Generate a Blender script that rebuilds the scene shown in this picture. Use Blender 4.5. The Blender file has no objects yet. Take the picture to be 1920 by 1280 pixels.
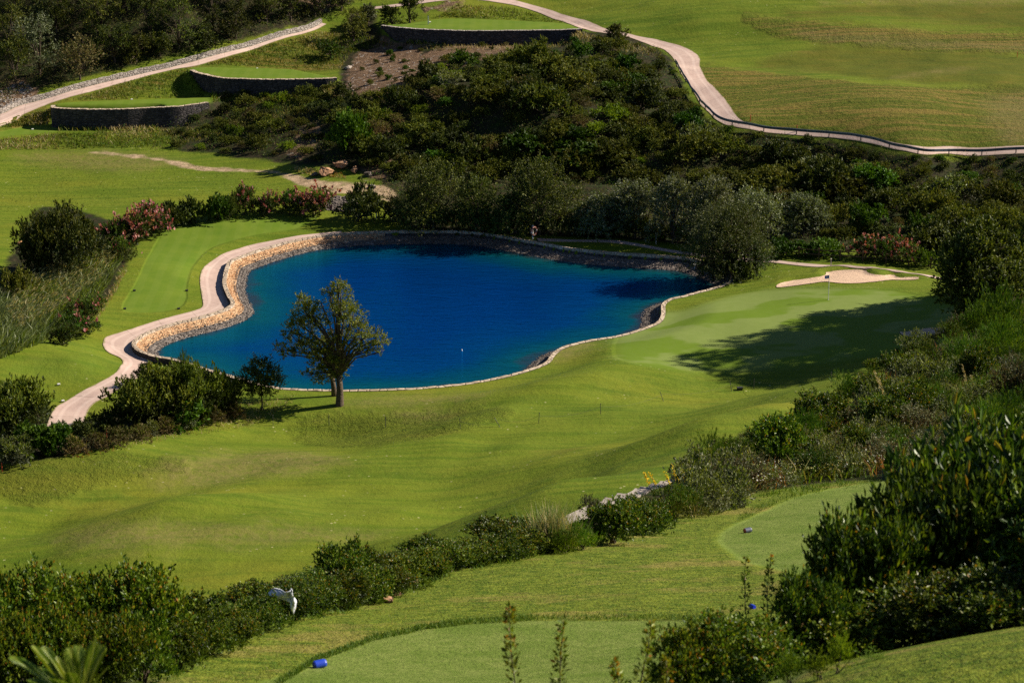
import bpy, math, random
import numpy as np
from mathutils import Vector, Matrix
R = math.radians
C = bpy.context.scene.collection
RS = np.random.RandomState

# ------------------------------------------------------------------ camera maths (photo pixels 1920 x 1280)
CAMZ, PITCH, F = 62.0, R(17.0), 4500.0
cam_d = bpy.data.cameras.new('camera'); cam = bpy.data.objects.new('camera', cam_d); C.objects.link(cam)
cam.location = (0, 0, CAMZ); cam.rotation_euler = (R(90) - PITCH, 0, 0)
cam_d.sensor_width = 36; cam_d.lens = F / 1920 * 36; cam_d.clip_start = 0.5; cam_d.clip_end = 5000
cam_d.dof.use_dof = True; cam_d.dof.focus_distance = 190; cam_d.dof.aperture_fstop = 7.1
bpy.context.scene.camera = cam

def ray(px, py):
    px = np.asarray(px, float); py = np.asarray(py, float)
    a = (px - 960) / F; b = (640 - py) / F
    return np.stack([a, math.cos(PITCH) + b * math.sin(PITCH), -math.sin(PITCH) + b * math.cos(PITCH)], -1)
def P(px, py, z):
    d = ray(px, py); t = (z - CAMZ) / d[..., 2]
    return d * t[..., None] + np.array([0, 0, CAMZ])
def PY(px, py, y):
    d = ray(px, py); t = y / d[..., 1]
    return d * t[..., None] + np.array([0, 0, CAMZ])
def project(p):
    p = np.asarray(p, float) - np.array([0, 0, CAMZ])
    f = p[..., 1] * math.cos(PITCH) - p[..., 2] * math.sin(PITCH)
    u = p[..., 1] * math.sin(PITCH) + p[..., 2] * math.cos(PITCH)
    return 960 + F * p[..., 0] / f, 640 - F * u / f

# ------------------------------------------------------------------ numeric helpers
def vnoise(x, y, seed=0):
    xi = np.floor(x).astype(np.int64); yi = np.floor(y).astype(np.int64); xf = x - xi; yf = y - yi
    def h(a, b):
        n = (a * 374761393 + b * 668265263 + seed * 982451653) & 0x7fffffff
        n = ((n ^ (n >> 13)) * 1274126177) & 0x7fffffff
        return ((n ^ (n >> 16)) & 0xffff) / 65535.0
    u = xf * xf * (3 - 2 * xf); v = yf * yf * (3 - 2 * yf)
    return (h(xi, yi) * (1 - u) + h(xi + 1, yi) * u) * (1 - v) + (h(xi, yi + 1) * (1 - u) + h(xi + 1, yi + 1) * u) * v - 0.5
def smooth(a, b, x):
    t = np.clip((x - a) / (b - a), 0, 1); return t * t * (3 - 2 * t)
def catmull(pts, n=6, closed=False):
    pts = np.asarray(pts, float); m = len(pts); out = []
    rng = range(m) if closed else range(m - 1)
    for i in rng:
        p0 = pts[(i - 1) % m] if closed or i > 0 else 2 * pts[0] - pts[1]
        p1 = pts[i]; p2 = pts[(i + 1) % m]
        p3 = pts[(i + 2) % m] if closed or i + 2 < m else 2 * pts[-1] - pts[-2]
        for k in range(n):
            t = k / n
            out.append(0.5 * (2 * p1 + (p2 - p0) * t + (2 * p0 - 5 * p1 + 4 * p2 - p3) * t * t + (3 * p1 - p0 - 3 * p2 + p3) * t ** 3))
    if not closed: out.append(pts[-1])
    return np.array(out)
def resample(pts, n):
    pts = np.asarray(pts, float); d = np.r_[0, np.cumsum(np.linalg.norm(np.diff(pts, axis=0), axis=1))]
    s = np.linspace(0, d[-1], n)
    return np.stack([np.interp(s, d, pts[:, k]) for k in range(pts.shape[1])], 1)
def sdf(x, y, poly):
    """signed distance to a closed polygon, negative inside; far points get a cheap value"""
    x = np.asarray(x, float); y = np.asarray(y, float); shp = x.shape; x = x.ravel(); y = y.ravel()
    poly = np.asarray(poly)[:, :2]; lo = poly.min(0) - 8; hi = poly.max(0) + 8
    res = np.full(x.shape, 8.0); idx = np.where((x > lo[0]) & (x < hi[0]) & (y > lo[1]) & (y < hi[1]))[0]
    if len(idx):
        X = x[idx]; Y = y[idx]; d2 = np.full(X.shape, 1e9); ins = np.zeros(X.shape, bool)
        a = poly; b = np.roll(poly, -1, 0)
        for (ax, ay), (bx, by) in zip(a, b):
            ex, ey = bx - ax, by - ay; L = ex * ex + ey * ey + 1e-12
            t = np.clip(((X - ax) * ex + (Y - ay) * ey) / L, 0, 1)
            d2 = np.minimum(d2, (X - ax - t * ex) ** 2 + (Y - ay - t * ey) ** 2)
            if ay != by:
                ins ^= ((ay > Y) != (by > Y)) & (X < ex * (Y - ay) / (by - ay) + ax)
        res[idx] = np.where(ins, -1, 1) * np.sqrt(d2)
    return np.minimum(res, 8.0).reshape(shp)

class TPS:
    def __init__(s, pts, vals, lam=0.02):
        s.p = np.asarray(pts, float) / 50; n = len(s.p)
        K = s.phi(s.p[:, None] - s.p[None]); A = np.zeros((n + 3, n + 3)); A[:n, :n] = K + lam * np.eye(n) * 0.05
        Q = np.c_[np.ones(n), s.p]; A[:n, n:] = Q; A[n:, :n] = Q.T
        s.w = np.linalg.solve(A, np.r_[vals, 0, 0, 0])
    def phi(s, d):
        r2 = (d ** 2).sum(-1); return 0.5 * r2 * np.log(r2 + 1e-9)
    def __call__(s, x, y):
        x = np.asarray(x, float) / 50; y = np.asarray(y, float) / 50
        r = s.w[-3] + s.w[-2] * x + s.w[-1] * y
        for (a, b), w in zip(s.p, s.w[:-3]):
            r2 = (x - a) ** 2 + (y - b) ** 2; r = r + w * 0.5 * r2 * np.log(r2 + 1e-9)
        return r

# ------------------------------------------------------------------ the lie of the land
VAL = [(0,300,2.2),(0,400,1.5),(300,300,2.4),(300,370,1.7),(520,340,2.2),(100,480,1.2),(0,600,1),(200,560,.9),(300,500,1.3),(450,420,1.45),(580,410,1.3),
 (230,640,.5),(320,590,.5),(410,540,.45),(430,480,.6),(0,700,1.2),(100,680,1.2),(0,780,1),(150,760,.5),(300,800,.6),(100,850,1.1),(400,830,1.5),(450,740,.9),(640,755,1.1),(640,850,1.8),
 (900,760,1.5),(1100,700,1.5),(1250,640,1.8),(1300,750,2.8),(1500,720,2.1),(1650,700,2.6),(0,950,2),(300,950,3),(600,950,3.5),(900,900,4.2),(1200,850,5.2),(1450,780,5),
 (1600,730,5),(0,1060,2.5),(500,1050,4.2),(900,1000,5.8),(1200,950,7.5),(1300,600,1.7),(1400,560,1.5),(1550,560,2.1),(1550,640,2.0),(1750,600,2.3),(1450,512,1.3),(1600,500,2.2),(1750,515,2),(1900,560,4),
 (700,418,1.2),(750,434,.95),(900,425,1.1),(1150,455,1.05),(1260,478,1.0),(1400,480,1.3),(1700,500,1.9),(1000,690,1.1),(800,735,1.1),
 (650,350,2.4),(560,300,3.2),(700,250,5.5),(700,150,8),(900,95,9.3),(1000,200,8),(1000,300,4),(1150,100,10),(1250,200,7.5),(1400,300,4.2),(1600,310,4.1),(1800,320,4.2),(1500,400,2),(1800,400,2.8),
 (0,232,4.5),(133,180,6.2),(233,152,7),(317,130,7.7),(467,90,9),(590,55,10),(233,240,3.8),(500,180,6.0),(60,255,3.6),(873,80,9.5),(450,260,3.6),
 (1010,22,11.5),(1137,58,10.8),(1240,82,10),(1290,120,9.2),(1340,185,8),(1390,232,7.2),(1600,256,6.6),(1720,280,6.2),(1920,282,6.2),
 (1450,150,8.6),(1900,210,8),(1600,100,10),(1900,100,10.4),(1300,30,12.6),(1600,2,14),(1920,2,14),(0,150,7.2),(100,80,10.5),(300,30,13),(500,2,13.5),(0,0,15),(800,-5,13),(1000,-20,13.5)]
_w = np.array([P(a, b, c) for a, b, c in VAL])
_extra = [(-60,60,6),(0,60,9),(60,60,14),(-60,110,4),(0,100,8),(40,110,12),(45,150,10),(60,200,6),(-70,160,3),(-75,230,4),(-75,300,12),(75,260,6),(80,310,16),
          (-60,360,34),(0,360,24),(60,360,22),(-100,450,70),(0,450,46),(100,450,42),(0,600,90),(-150,600,110),(150,600,80),(-160,250,14),(160,250,14),(-160,100,8),(160,100,30)]
_v = np.array(_extra, float)
valley = TPS(np.r_[_w[:, :2], _v[:, :2]], np.r_[_w[:, 2], _v[:, 2]])
HIL = [(600,1243,22),(1000,1270,21.5),(940,1165,24.5),(1280,1160,24.5),(1400,995,34),(1640,910,42),(800,1110,27.5),(450,1150,26),(1000,1060,30),(0,1260,20),(250,1270,20.5),(1200,980,35.5),
 (1600,830,58),(1760,780,62),(1900,750,66),(1700,690,84),(1850,620,108),(1920,570,125),(1920,900,40),(1480,1290,13),(1920,1200,13),(1800,1400,11),(600,1500,14),(1450,880,46)]
_h = np.array([PY(a, b, c) for a, b, c in HIL])
_hx = [(-25,20,53),(-25,0,58),(25,0,60),(0,-10,60),(60,60,46),(70,110,36),(60,20,56),(-40,-60,62),(40,-60,64),(-60,20,52),(0,4,58.6)]
_hv = np.array(_hx, float)
hillS = TPS(np.r_[_h[:, :2], _hv[:, :2]], np.r_[_h[:, 2], _hv[:, 2]])
HCREST = [(-200,1130,26),(0,1120,26),(450,1120,27.5),(600,1090,29),(900,1010,33),(1100,960,37),(1290,880,46),(1480,790,59),(1620,730,73),(1700,675,88),(1790,625,106),(1860,560,125)]
_hc = np.array([PY(a, b, c)[:2] for a, b, c in HCREST])
HILLPOLY = np.r_[[(-80, 24)], _hc, [(40, 135), (110, 140), (110, -70), (-80, -70)]]

def smax(a, b, k=1.5):
    h = np.clip(0.5 + 0.5 * (a - b) / k, 0, 1); return b * (1 - h) + a * h + k * h * (1 - h)

ZC = 0.95     # coping height
COPE_PX = [(430,494),(422,527),(430,552),(438,567),(427,577),(400,587),(367,596),(333,604),(283,620),(256,637),(255,650),(283,664),(333,674),(380,689),(440,706),(490,720),(540,728),(640,731),(740,729),(840,722),(923,710),
 (987,694),(1023,680),(1034,667),(1047,655),(1073,645),(1115,636),(1160,629),(1207,615),(1233,604),(1242,590),(1243,570),(1257,560),(1280,555),(1313,546),(1347,537),(1372,524),(1365,508),(1332,495),(1306,486),(1278,481),
 (1200,476),(1140,472),(1073,465),(1023,456),(973,447),(907,436),(840,432),(740,432.5),(640,437),(567,447),(500,464),(443,484)]
COPE = catmull(np.array([P(a, b, ZC)[:2] for a, b in COPE_PX]), 5, True)
COPE = resample(np.r_[COPE, COPE[:1]], 360)[:-1]
def poly(pts, z, n=4):
    return catmull(np.array([P(a, b, z)[:2] for a, b in pts]), n, True)
def polyY(pts, n=4):      # polygon on the near hill
    out = []
    for a, b in pts:
        y = np.linspace(8, 80, 800); q = PY(np.full(800, a), np.full(800, b), y); d = q[:, 2] - hillS(q[:, 0], q[:, 1])
        k = np.argmax(d < 0); out.append(q[k][:2])
    return catmull(np.array(out), n, True)
BUNK1 = poly([(1456,529),(1463,524),(1477,518),(1500,516),(1529,515),(1543,512),(1547,507),(1588,505),(1625,507),(1633,512),(1650,515),(1667,512),(1681,513),(1690,518),(1719,521),(1720,526),(1692,527),(1671,528),(1646,532),(1608,535),(1577,534),(1556,530.5),(1542,529),(1504,532),(1462,533)], 2.0)
BUNK2 = poly([(1687,622),(1702,615),(1744,612),(1785,618),(1787,627),(1765,633),(1723,636),(1698,631)], 2.2)
BUNK3 = poly([(-30,902),(10,901),(38,903),(20,905.5),(-30,907)], 1.8)
# teeing terraces: outline in the photo, level, front wall line
TER = [dict(z=6.0, out=[(97,200),(125,192),(250,187),(393,183),(400,189),(380,194),(327,200),(233,204),(150,204)], wall=[(97,197),(102,202),(150,204.5),(200,205),(233,204.5),(280,202),(327,200),(350,198),(393,192)], base=3.7),
       dict(z=8.0, out=[(357,128),(383,126),(533,129),(567,134),(610,142),(628,147),(590,149),(500,149),(417,146),(360,135)], wall=[(357,131),(372,137),(417,146),(460,148),(500,149),(560,148.5),(607,147.5),(633,146)], base=6.0),
       dict(z=11.0, out=[(720,47),(757,45),(803,39),(857,35),(940,38),(1057,44),(1087,53),(1087,57),(973,58),(873,59),(790,56),(718,50)], wall=[(714,48),(740,51),(790,55),(873,58),(973,57.5),(1040,56.5),(1092,55)], base=9.3)]
for t in TER:
    t['poly'] = poly(t['out'], t['z'], 3); t['line'] = catmull(np.array([P(a, b, t['z'])[:2] for a, b in t['wall']]), 6)
LOWT = poly([(-40,256),(0,250),(67,238),(200,237),(283,235),(290,238),(233,244),(100,250),(0,259),(-40,262)], 3.6)

def H(x, y, detail=True):
    x = np.asarray(x, float); y = np.asarray(y, float)
    h = valley(x, np.maximum(y, 60))
    sc = sdf(x, y, COPE)
    if detail:
        c, s = math.cos(.5), math.sin(.5); u = x * c + y * s; v = -x * s + y * c
        far = smooth(1, 9, sc) * smooth(95, 120, y)
        fw = smooth(205, 185, y + 0.25 * x) * smooth(100, 130, y)
        h = h + far * fw * (3.0 * vnoise(u / 18, v / 9, 3) + 1.0 * vnoise(u / 9, v / 4.2, 5) + .32 * vnoise(u / 3.5, v / 2.2, 6))
        h = h + far * (0.10 * vnoise(x / 2.6, y / 2.6, 7) + 0.25 * vnoise(x / 9, y / 9, 8))
        hillf = smooth(256, 262, y) * smooth(3, 10, x + (y - 262) * .1)
        scr = smooth(243, 250, y) * smooth(262, 252, y - .0 * x) * smooth(-10, -2, x); inner = smooth(-14, -6, x) * smooth(20, 12, x - (282 - y) * .25) * smooth(243, 250, y) * smooth(296, 284, y)
        h = h + (inner * 2.6 + scr * .8) * vnoise(x / 8.5, y / 8, 41) + inner * 1.0 * vnoise(x / 4.2, y / 4, 42)
        h = h + hillf * (0.8 * vnoise(x / 14, y / 9, 11) + 0.16 * vnoise(x / 3, y / 1.6, 12))
        h = h + smooth(330, 420, y) * 8 * vnoise(x / 60, y / 60, 13)
    # flatten round the pond, leaving the sunk path on the left
    xl = smooth(-27, -21, x) ; xl = np.where((y < 196), smooth(-26, -22, x), xl); tgt = 0.42 + (ZC - 0.06 - 0.42) * xl
    w = smooth(5, 0.3, sc); h = h * (1 - w) + tgt * w
    ins = np.clip(-sc, 0, 8)
    bank = np.where(ins < 0.1, tgt, np.where(ins < 5, ZC - 0.25 - 0.52 * ins, -1.9))
    h = np.where(sc < 0, bank - 0.35 * smooth(0.05, 0.4, ins), h)
    for B, dep in ((BUNK1, 0.14), (BUNK2, 0.2)):
        sb = sdf(x, y, B)
        # raised lip on the far side
        cy = B[:, 1].mean(); lip = smooth(1.5, 0.6, sb) * smooth(0.0, 0.4, sb) * smooth(-1.2, 0.8, y - cy) * dep
        h = h + lip - smooth(0.0, -0.5, sb) * (0.10 + 0.24 * smooth(-1.4, 1.6, y - cy))
    hs = hillS(x, y); sh = sdf(x, y, HILLPOLY)
    beyond = np.clip(sh, 0, None)
    # true distance needed past 8 m: approximate with the distance to the crest points
    hd = np.full(x.shape, 1e9)
    if x.size:
        for a, b in catmull(_hc, 3): hd = np.minimum(hd, (x - a) ** 2 + (y - b) ** 2)
    beyond = np.where(sh >= 7.9, np.maximum(np.sqrt(hd), 7.9), beyond)
    if detail: hs = hs + 0.05 * vnoise(x / 1.3, y / 1.3, 21) + 0.12 * vnoise(x / 4, y / 4, 22)
    hs = hs - 0.95 * beyond - 0.25 * np.minimum(beyond, 3)
    h = smax(hs, h, 2.0)
    for t in TER:
        st = sdf(x, y, t['poly']); h = np.where(st < 1.2, h * smooth(-0.1, 1.2, st) + t['z'] * (1 - smooth(-0.1, 1.2, st)), h)
        # ground in front of the wall drops to its foot
        L = t['line']; fy = np.interp(x, L[:, 0], L[:, 1]); inx = (x > L[0, 0] - .3) & (x < L[-1, 0] + .3)
        dfr = fy - y; front = inx & (dfr > 0.1) & (dfr < 7)
        wz = smooth(7, 1.5, dfr); edge = smooth(0, 2.5, x - L[0, 0] + .3) * smooth(0, 3.0, L[-1, 0] + .3 - x)
        base = t['base'] * edge + (t['z'] - .1) * (1 - edge)
        h = np.where(front, h * (1 - wz) + np.minimum(h, base) * wz, h)
    sl = sdf(x, y, LOWT); h = np.where(sl < 1, h * smooth(0, 1, sl) + 3.75 * (1 - smooth(0, 1, sl)), h)
    return h

def G(px, py, near=8, far=420):
    """photo pixel(s) -> point on the ground (first hit)"""
    px = np.atleast_1d(np.asarray(px, float)); py = np.atleast_1d(np.asarray(py, float)); out = []
    n = 260; t = np.geomspace(near, far, n)
    for i in range(0, len(px), 400):
        d = ray(px[i:i+400], py[i:i+400]); m = len(d); lo = np.full(m, np.nan); hi = np.full(m, np.nan)
        q = d[:, None, :] * t[None, :, None]; q[..., 2] += CAMZ
        g = q[..., 2] - H(q[..., 0], q[..., 1]); k = np.argmax(g < 0, 1); k = np.maximum(k, 1)
        lo = t[k - 1]; hi = t[k]
        for _ in range(9):
            mid = (lo + hi) / 2; p = d * mid[:, None]; below = p[:, 2] + CAMZ < H(p[:, 0], p[:, 1])
            hi = np.where(below, mid, hi); lo = np.where(below, lo, mid)
        p = d * hi[:, None]; p[:, 2] = H(p[:, 0], p[:, 1]); out.append(p)
    return np.concatenate(out)
def G1(px, py, **k): return G([px], [py], **k)[0]

# ------------------------------------------------------------------ object helpers
def link(o): C.objects.link(o); return o
def tag(o, label=None, cat=None, group=None, kind=None):
    if label: o['label'] = label
    if cat: o['category'] = cat
    if group: o['group'] = group
    if kind: o['kind'] = kind
    return o
def mesh(name, verts, faces, mats, parent=None, smoothf=False, midx=None):
    me = bpy.data.meshes.new(name); verts = np.asarray(verts, float)
    me.from_pydata(verts.reshape(-1, 3), [], faces); me.update()
    for m in (mats if isinstance(mats, (list, tuple)) else [mats]): me.materials.append(m)
    if smoothf: me.polygons.foreach_set('use_smooth', np.ones(len(me.polygons), bool))
    if midx is not None: me.polygons.foreach_set('material_index', np.asarray(midx, np.int32))
    o = bpy.data.objects.new(name, me); link(o)
    if parent: o.parent = parent
    return o
def empty(name, loc, rz=0):
    o = bpy.data.objects.new(name, None); o.location = tuple(loc); o.rotation_euler = (0, 0, rz); o.empty_display_size = .2; return link(o)
class MB:
    def __init__(s): s.v = []; s.f = []; s.m = []
    def add(s, v, f, m=0):
        n = len(s.v); s.v += [tuple(a) for a in v]; s.f += [tuple(i + n for i in q) for q in f]; s.m += [m] * len(f)
    def box(s, c, size, rz=0, m=0, tilt=None):
        x, y, z = [a / 2 for a in size]; vs = [Vector((a, b, d)) for a in (-x, x) for b in (-y, y) for d in (-z, z)]
        M = Matrix.Rotation(rz, 3, 'Z')
        if tilt is not None: M = tilt
        s.add([M @ v + Vector(c) for v in vs], [(0,1,3,2),(4,6,7,5),(0,4,5,1),(2,3,7,6),(0,2,6,4),(1,5,7,3)], m)
    def tube(s, pts, rad, n=8, m=0, cap=True):
        pts = [Vector(p) for p in pts]; k = len(pts); rad = rad if hasattr(rad, '__len__') else [rad] * k; vs = []
        up = Vector((0.13, 0.98, 0.17))
        for i, p in enumerate(pts):
            t = (pts[min(i + 1, k - 1)] - pts[max(i - 1, 0)]).normalized(); a = t.cross(up)
            if a.length < .05: a = t.cross(Vector((1, 0, 0)))
            a.normalize(); b = t.cross(a)
            for j in range(n):
                q = 2 * math.pi * j / n; vs.append(p + (a * math.cos(q) + b * math.sin(q)) * rad[i])
        fs = [(i * n + j, i * n + (j + 1) % n, (i + 1) * n + (j + 1) % n, (i + 1) * n + j) for i in range(k - 1) for j in range(n)]
        if cap: fs += [tuple(range(n))[::-1], tuple((k - 1) * n + j for j in range(n))]
        s.add(vs, fs, m)
    def build(s, name, mats, parent=None, smoothf=False):
        return mesh(name, s.v, s.f, mats, parent, smoothf, s.m)

# ------------------------------------------------------------------ materials
def newmat(name):
    m = bpy.data.materials.new(name); m.use_nodes = True; nt = m.node_tree; nt.nodes.clear(); return m, nt
class N:
    """tiny node helper"""
    def __init__(s, name): s.m, s.nt = newmat(name); s.tc = s.nt.nodes.new('ShaderNodeTexCoord')
    def n(s, typ, **k):
        o = s.nt.nodes.new(typ)
        for a, b in k.items(): setattr(o, a, b)
        return o
    def l(s, a, b): s.nt.links.new(a, b)
    def noise(s, scale, detail=3, rough=.55, vec=None, stretch=None, dist=0):
        o = s.n('ShaderNodeTexNoise'); o.inputs['Scale'].default_value = scale; o.inputs['Detail'].default_value = detail
        o.inputs['Roughness'].default_value = rough; o.inputs['Distortion'].default_value = dist; v = vec or s.tc.outputs['Object']
        if stretch:
            mp = s.n('ShaderNodeMapping'); mp.inputs['Scale'].default_value = stretch[:3]
            if len(stretch) > 3: mp.inputs['Rotation'].default_value = (0, 0, stretch[3])
            s.l(v, mp.inputs['Vector']); v = mp.outputs['Vector']
        s.l(v, o.inputs['Vector']); return o.outputs['Fac']
    def vor(s, scale, feature='F1', out='Distance', vec=None, rnd=1, stretch=None):
        o = s.n('ShaderNodeTexVoronoi', feature=feature); o.inputs['Scale'].default_value = scale; o.inputs['Randomness'].default_value = rnd
        v = vec or s.tc.outputs['Object']
        if stretch:
            mp = s.n('ShaderNodeMapping'); mp.inputs['Scale'].default_value = stretch; s.l(v, mp.inputs['Vector']); v = mp.outputs['Vector']
        s.l(v, o.inputs['Vector']); return o.outputs[out]
    def ramp(s, fac, stops):
        o = s.n('ShaderNodeValToRGB'); e = o.color_ramp.elements
        while len(e) < len(stops): e.new(.5)
        for a, (p, c) in zip(e, stops): a.position = p; a.color = (*c, 1) if len(c) == 3 else c
        s.l(fac, o.inputs['Fac']); return o.outputs['Color']
    def mr(s, v, a, b, c=0, d=1, smoothstep=True):
        o = s.n('ShaderNodeMapRange', interpolation_type='SMOOTHSTEP' if smoothstep else 'LINEAR')
        s.l(v, o.inputs['Value'])
        for i, q in enumerate((a, b, c, d)): o.inputs[i + 1].default_value = q
        return o.outputs['Result']
    def mix(s, f, a, b, blend='MIX'):
        o = s.n('ShaderNodeMix', data_type='RGBA', blend_type=blend)
        for sock, v in ((o.inputs[0], f), (o.inputs[6], a), (o.inputs[7], b)):
            if isinstance(v, (int, float)): sock.default_value = v
            elif isinstance(v, tuple): sock.default_value = (*v, 1)
            else: s.l(v, sock)
        return o.outputs[2]
    def math(s, op, a, b=None):
        o = s.n('ShaderNodeMath', operation=op)
        for i, v in enumerate((a, b)):
            if v is None: continue
            if isinstance(v, (int, float)): o.inputs[i].default_value = v
            else: s.l(v, o.inputs[i])
        return o.outputs[0]
    def attr(s, name): 
        o = s.n('ShaderNodeAttribute', attribute_name=name); return o.outputs['Fac']
    def bump(s, h, strength=.5, dist=.1, normal=None):
        o = s.n('ShaderNodeBump'); o.inputs['Strength'].default_value = strength; o.inputs['Distance'].default_value = dist
        s.l(h, o.inputs['Height'])
        if normal: s.l(normal, o.inputs['Normal'])
        return o.outputs['Normal']
    def out(s, color, rough=.9, bump=None, spec=.3, metal=0, trans=None, shader=None):
        b = s.n('ShaderNodeBsdfPrincipled'); o = s.n('ShaderNodeOutputMaterial')
        if isinstance(color, tuple): b.inputs['Base Color'].default_value = (*color, 1)
        else: s.l(color, b.inputs['Base Color'])
        if isinstance(rough, (int, float)): b.inputs['Roughness'].default_value = rough
        else: s.l(rough, b.inputs['Roughness'])
        b.inputs['Specular IOR Level'].default_value = spec; b.inputs['Metallic'].default_value = metal
        if bump: s.l(bump, b.inputs['Normal'])
        if trans:
            t = s.n('ShaderNodeBsdfTranslucent'); mx = s.n('ShaderNodeMixShader'); mx.inputs[0].default_value = trans
            if isinstance(color, tuple): t.inputs['Color'].default_value = (*color, 1)
            else: s.l(s.mix(1, color, (1.25, 1.2, .55), 'MULTIPLY'), t.inputs['Color'])
            s.l(b.outputs[0], mx.inputs[1]); s.l(t.outputs[0], mx.inputs[2]); s.l(mx.outputs[0], o.inputs['Surface'])
        else: s.l(b.outputs[0], o.inputs['Surface'])
        return s.m
M = {}
def ground_mat():
    k = N('turf'); 
    big = k.noise(.045, 3, .5, stretch=(1, 2.2, 1, .35)); med = k.noise(.22, 4, .6, stretch=(1, 1.8, 1, .35)); fine = k.noise(1.6, 5, .7); vf = k.noise(9, 3, .7)
    base = k.ramp(big, [(.32, (.090, .155, .007)), (.5, (.145, .205, .010)), (.68, (.215, .225, .016))])
    base = k.mix(k.mr(med, .42, .66), base, k.ramp(fine, [(.3, (.105, .175, .008)), (.7, (.185, .225, .018))]))
    base = k.mix(k.mr(k.noise(.11, 4, .6, stretch=(1, 2.5, 1, .4)), .64, .76, 0, .4), base, (.27, .21, .04))
    streak = k.noise(1.0, 4, .6, stretch=(.10, 1.3, 1, -.32)); base = k.mix(k.mr(streak, .42, .62, 0, .4), base, (.23, .255, .022)); base = k.mix(k.mr(streak, .5, .3, 0, .45), base, (.065, .125, .005))
    base = k.mix(k.mr(vf, .3, .75, 0, .55), base, (.07, .10, .010))
    # pale seed heads scattered in loose bands
    sp = k.math('MULTIPLY', k.mr(k.vor(1.5), .17, .08), k.mr(k.noise(.16, 3, .6, stretch=(1, 2.5, 1, .4)), .52, .64))
    base = k.mix(k.math('MULTIPLY', sp, .8), base, (.5, .46, .22))
    wob = k.math('MULTIPLY', k.math('SUBTRACT', k.noise(.5, 3, .6), .5), 1.0)
    def band(name, w, amp=1.0):
        v = k.math('ADD', k.attr(name), k.math('MULTIPLY', wob, amp)); return k.mr(v, w, -w)
    # rough grass
    sx = k.n('ShaderNodeSeparateXYZ'); k.l(k.tc.outputs['Object'], sx.inputs[0]); sepY = sx.outputs[1]
    roughc = k.ramp(k.noise(.9, 6, .75, stretch=(1, 1.6, 1, .3)), [(.3, (.050, .075, .006)), (.52, (.105, .122, .010)), (.72, (.18, .145, .028))])
    base = k.mix(k.math('MULTIPLY', band('sd_rough', 1.8, 4.5), k.mr(sepY, 245, 262, .38, .85)), base, roughc)
    mow = k.noise(1.0, 4, .7, stretch=(.05, 1.3, 1, .06), dist=.4); base = k.mix(k.math('MULTIPLY', k.mr(mow, .47, .58, 0, .9), k.math('MAXIMUM', band('sd_lane', 3, 3), k.math('MULTIPLY', band('sd_rough', 1.5, 3), k.mr(sepY, 245, 262)))), base, (.23, .17, .035))
    # closely mown tees and fairway lanes
    lane = k.ramp(k.noise(.25, 5, .65, stretch=(1, 2, 1, .1)), [(.3, (.075, .100, .008)), (.55, (.115, .124, .010)), (.75, (.165, .135, .018))])
    base = k.mix(k.math('MULTIPLY', band('sd_lane', 1.6, 1.5), .9), base, lane)
    wav = k.n('ShaderNodeTexWave', bands_direction='X'); wav.inputs['Scale'].default_value = .22; wav.inputs['Distortion'].default_value = .5; k.l(k.tc.outputs['Object'], wav.inputs['Vector'])
    tee = k.ramp(k.noise(.35, 4, .65), [(.3, (.105, .185, .012)), (.7, (.165, .235, .020))])
    tee = k.mix(k.mr(wav.outputs['Fac'], .35, .65, 0, .16), tee, (.20, .26, .045))
    tee = k.mix(k.mr(vf, .35, .7, 0, .3), tee, (.085, .13, .013))
    # putting green, mottled with brighter turf
    gm = k.mr(k.noise(.16, 3, .5, stretch=(.8, 1.3, 1, .1)), .50, .56)
    gr = k.mix(gm, (.205, .265, .062), (.135, .215, .014)); gr = k.mix(k.mr(k.noise(1.2, 4, .6), .3, .7, 0, .35), gr, (.16, .23, .035))
    base = k.mix(band('sd_green', 1.3, .6), base, gr)
    # near tees seen close
    nt_ = k.mix(k.mr(k.noise(6, 6, .75), .3, .7), (.125, .190, .024), (.225, .275, .060)); nt_ = k.mix(k.mr(k.noise(.9, 4, .6), .45, .65, 0, .6), nt_, (.11, .180, .018))
    nr = k.mix(k.mr(k.noise(4, 6, .8, stretch=(1, 2, 1)), .32, .68), (.050, .11, .006), (.24, .275, .030)); nr = k.mix(k.mr(k.noise(.45, 5, .7, stretch=(1, 1.6, 1)), .5, .62, 0, .7), nr, k.mix(k.mr(k.noise(7, 4, .7), .3, .7), (.21, .19, .035), (.36, .29, .08)))
    # dry and bare places
    dry = k.mix(k.mr(k.noise(3, 5, .7), .3, .7), (.30, .22, .09), (.19, .16, .05))
    base = k.mix(k.math('MULTIPLY', band('sd_dry', 2.0, 4.5), k.mr(fine, .3, .6, .12, .55)), base, dry)
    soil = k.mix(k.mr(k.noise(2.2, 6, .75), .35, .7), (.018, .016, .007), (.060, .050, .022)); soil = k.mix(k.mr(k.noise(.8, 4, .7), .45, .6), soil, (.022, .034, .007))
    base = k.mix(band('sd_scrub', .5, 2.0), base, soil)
    peb = k.vor(2.6, out='Color'); pebv = k.n('ShaderNodeSeparateColor'); k.l(peb, pebv.inputs[0])
    earth = k.mix(k.mr(k.noise(1.3, 6, .75), .3, .7), (.10, .060, .032), (.27, .175, .105)); earth = k.mix(k.mr(pebv.outputs[0], .94, .97, 0, .5), earth, (.5, .45, .38))
    base = k.mix(band('sd_earth', .5, 4.5), base, earth)
    trk = k.ramp(k.noise(1.1, 6, .75), [(.35, (.22, .16, .08)), (.6, (.58, .42, .26))])
    base = k.mix(k.math('MULTIPLY', band('sd_track', .35, 1.6), k.mr(k.noise(.7, 4, .7), .25, .45, .4, 1)), base, trk)
    base = k.mix(k.math('MULTIPLY', band('sd_soft', 1.3, .8), .45), base, tee)
    base = k.mix(band('sd_tee', .3, .2), base, tee)
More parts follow.
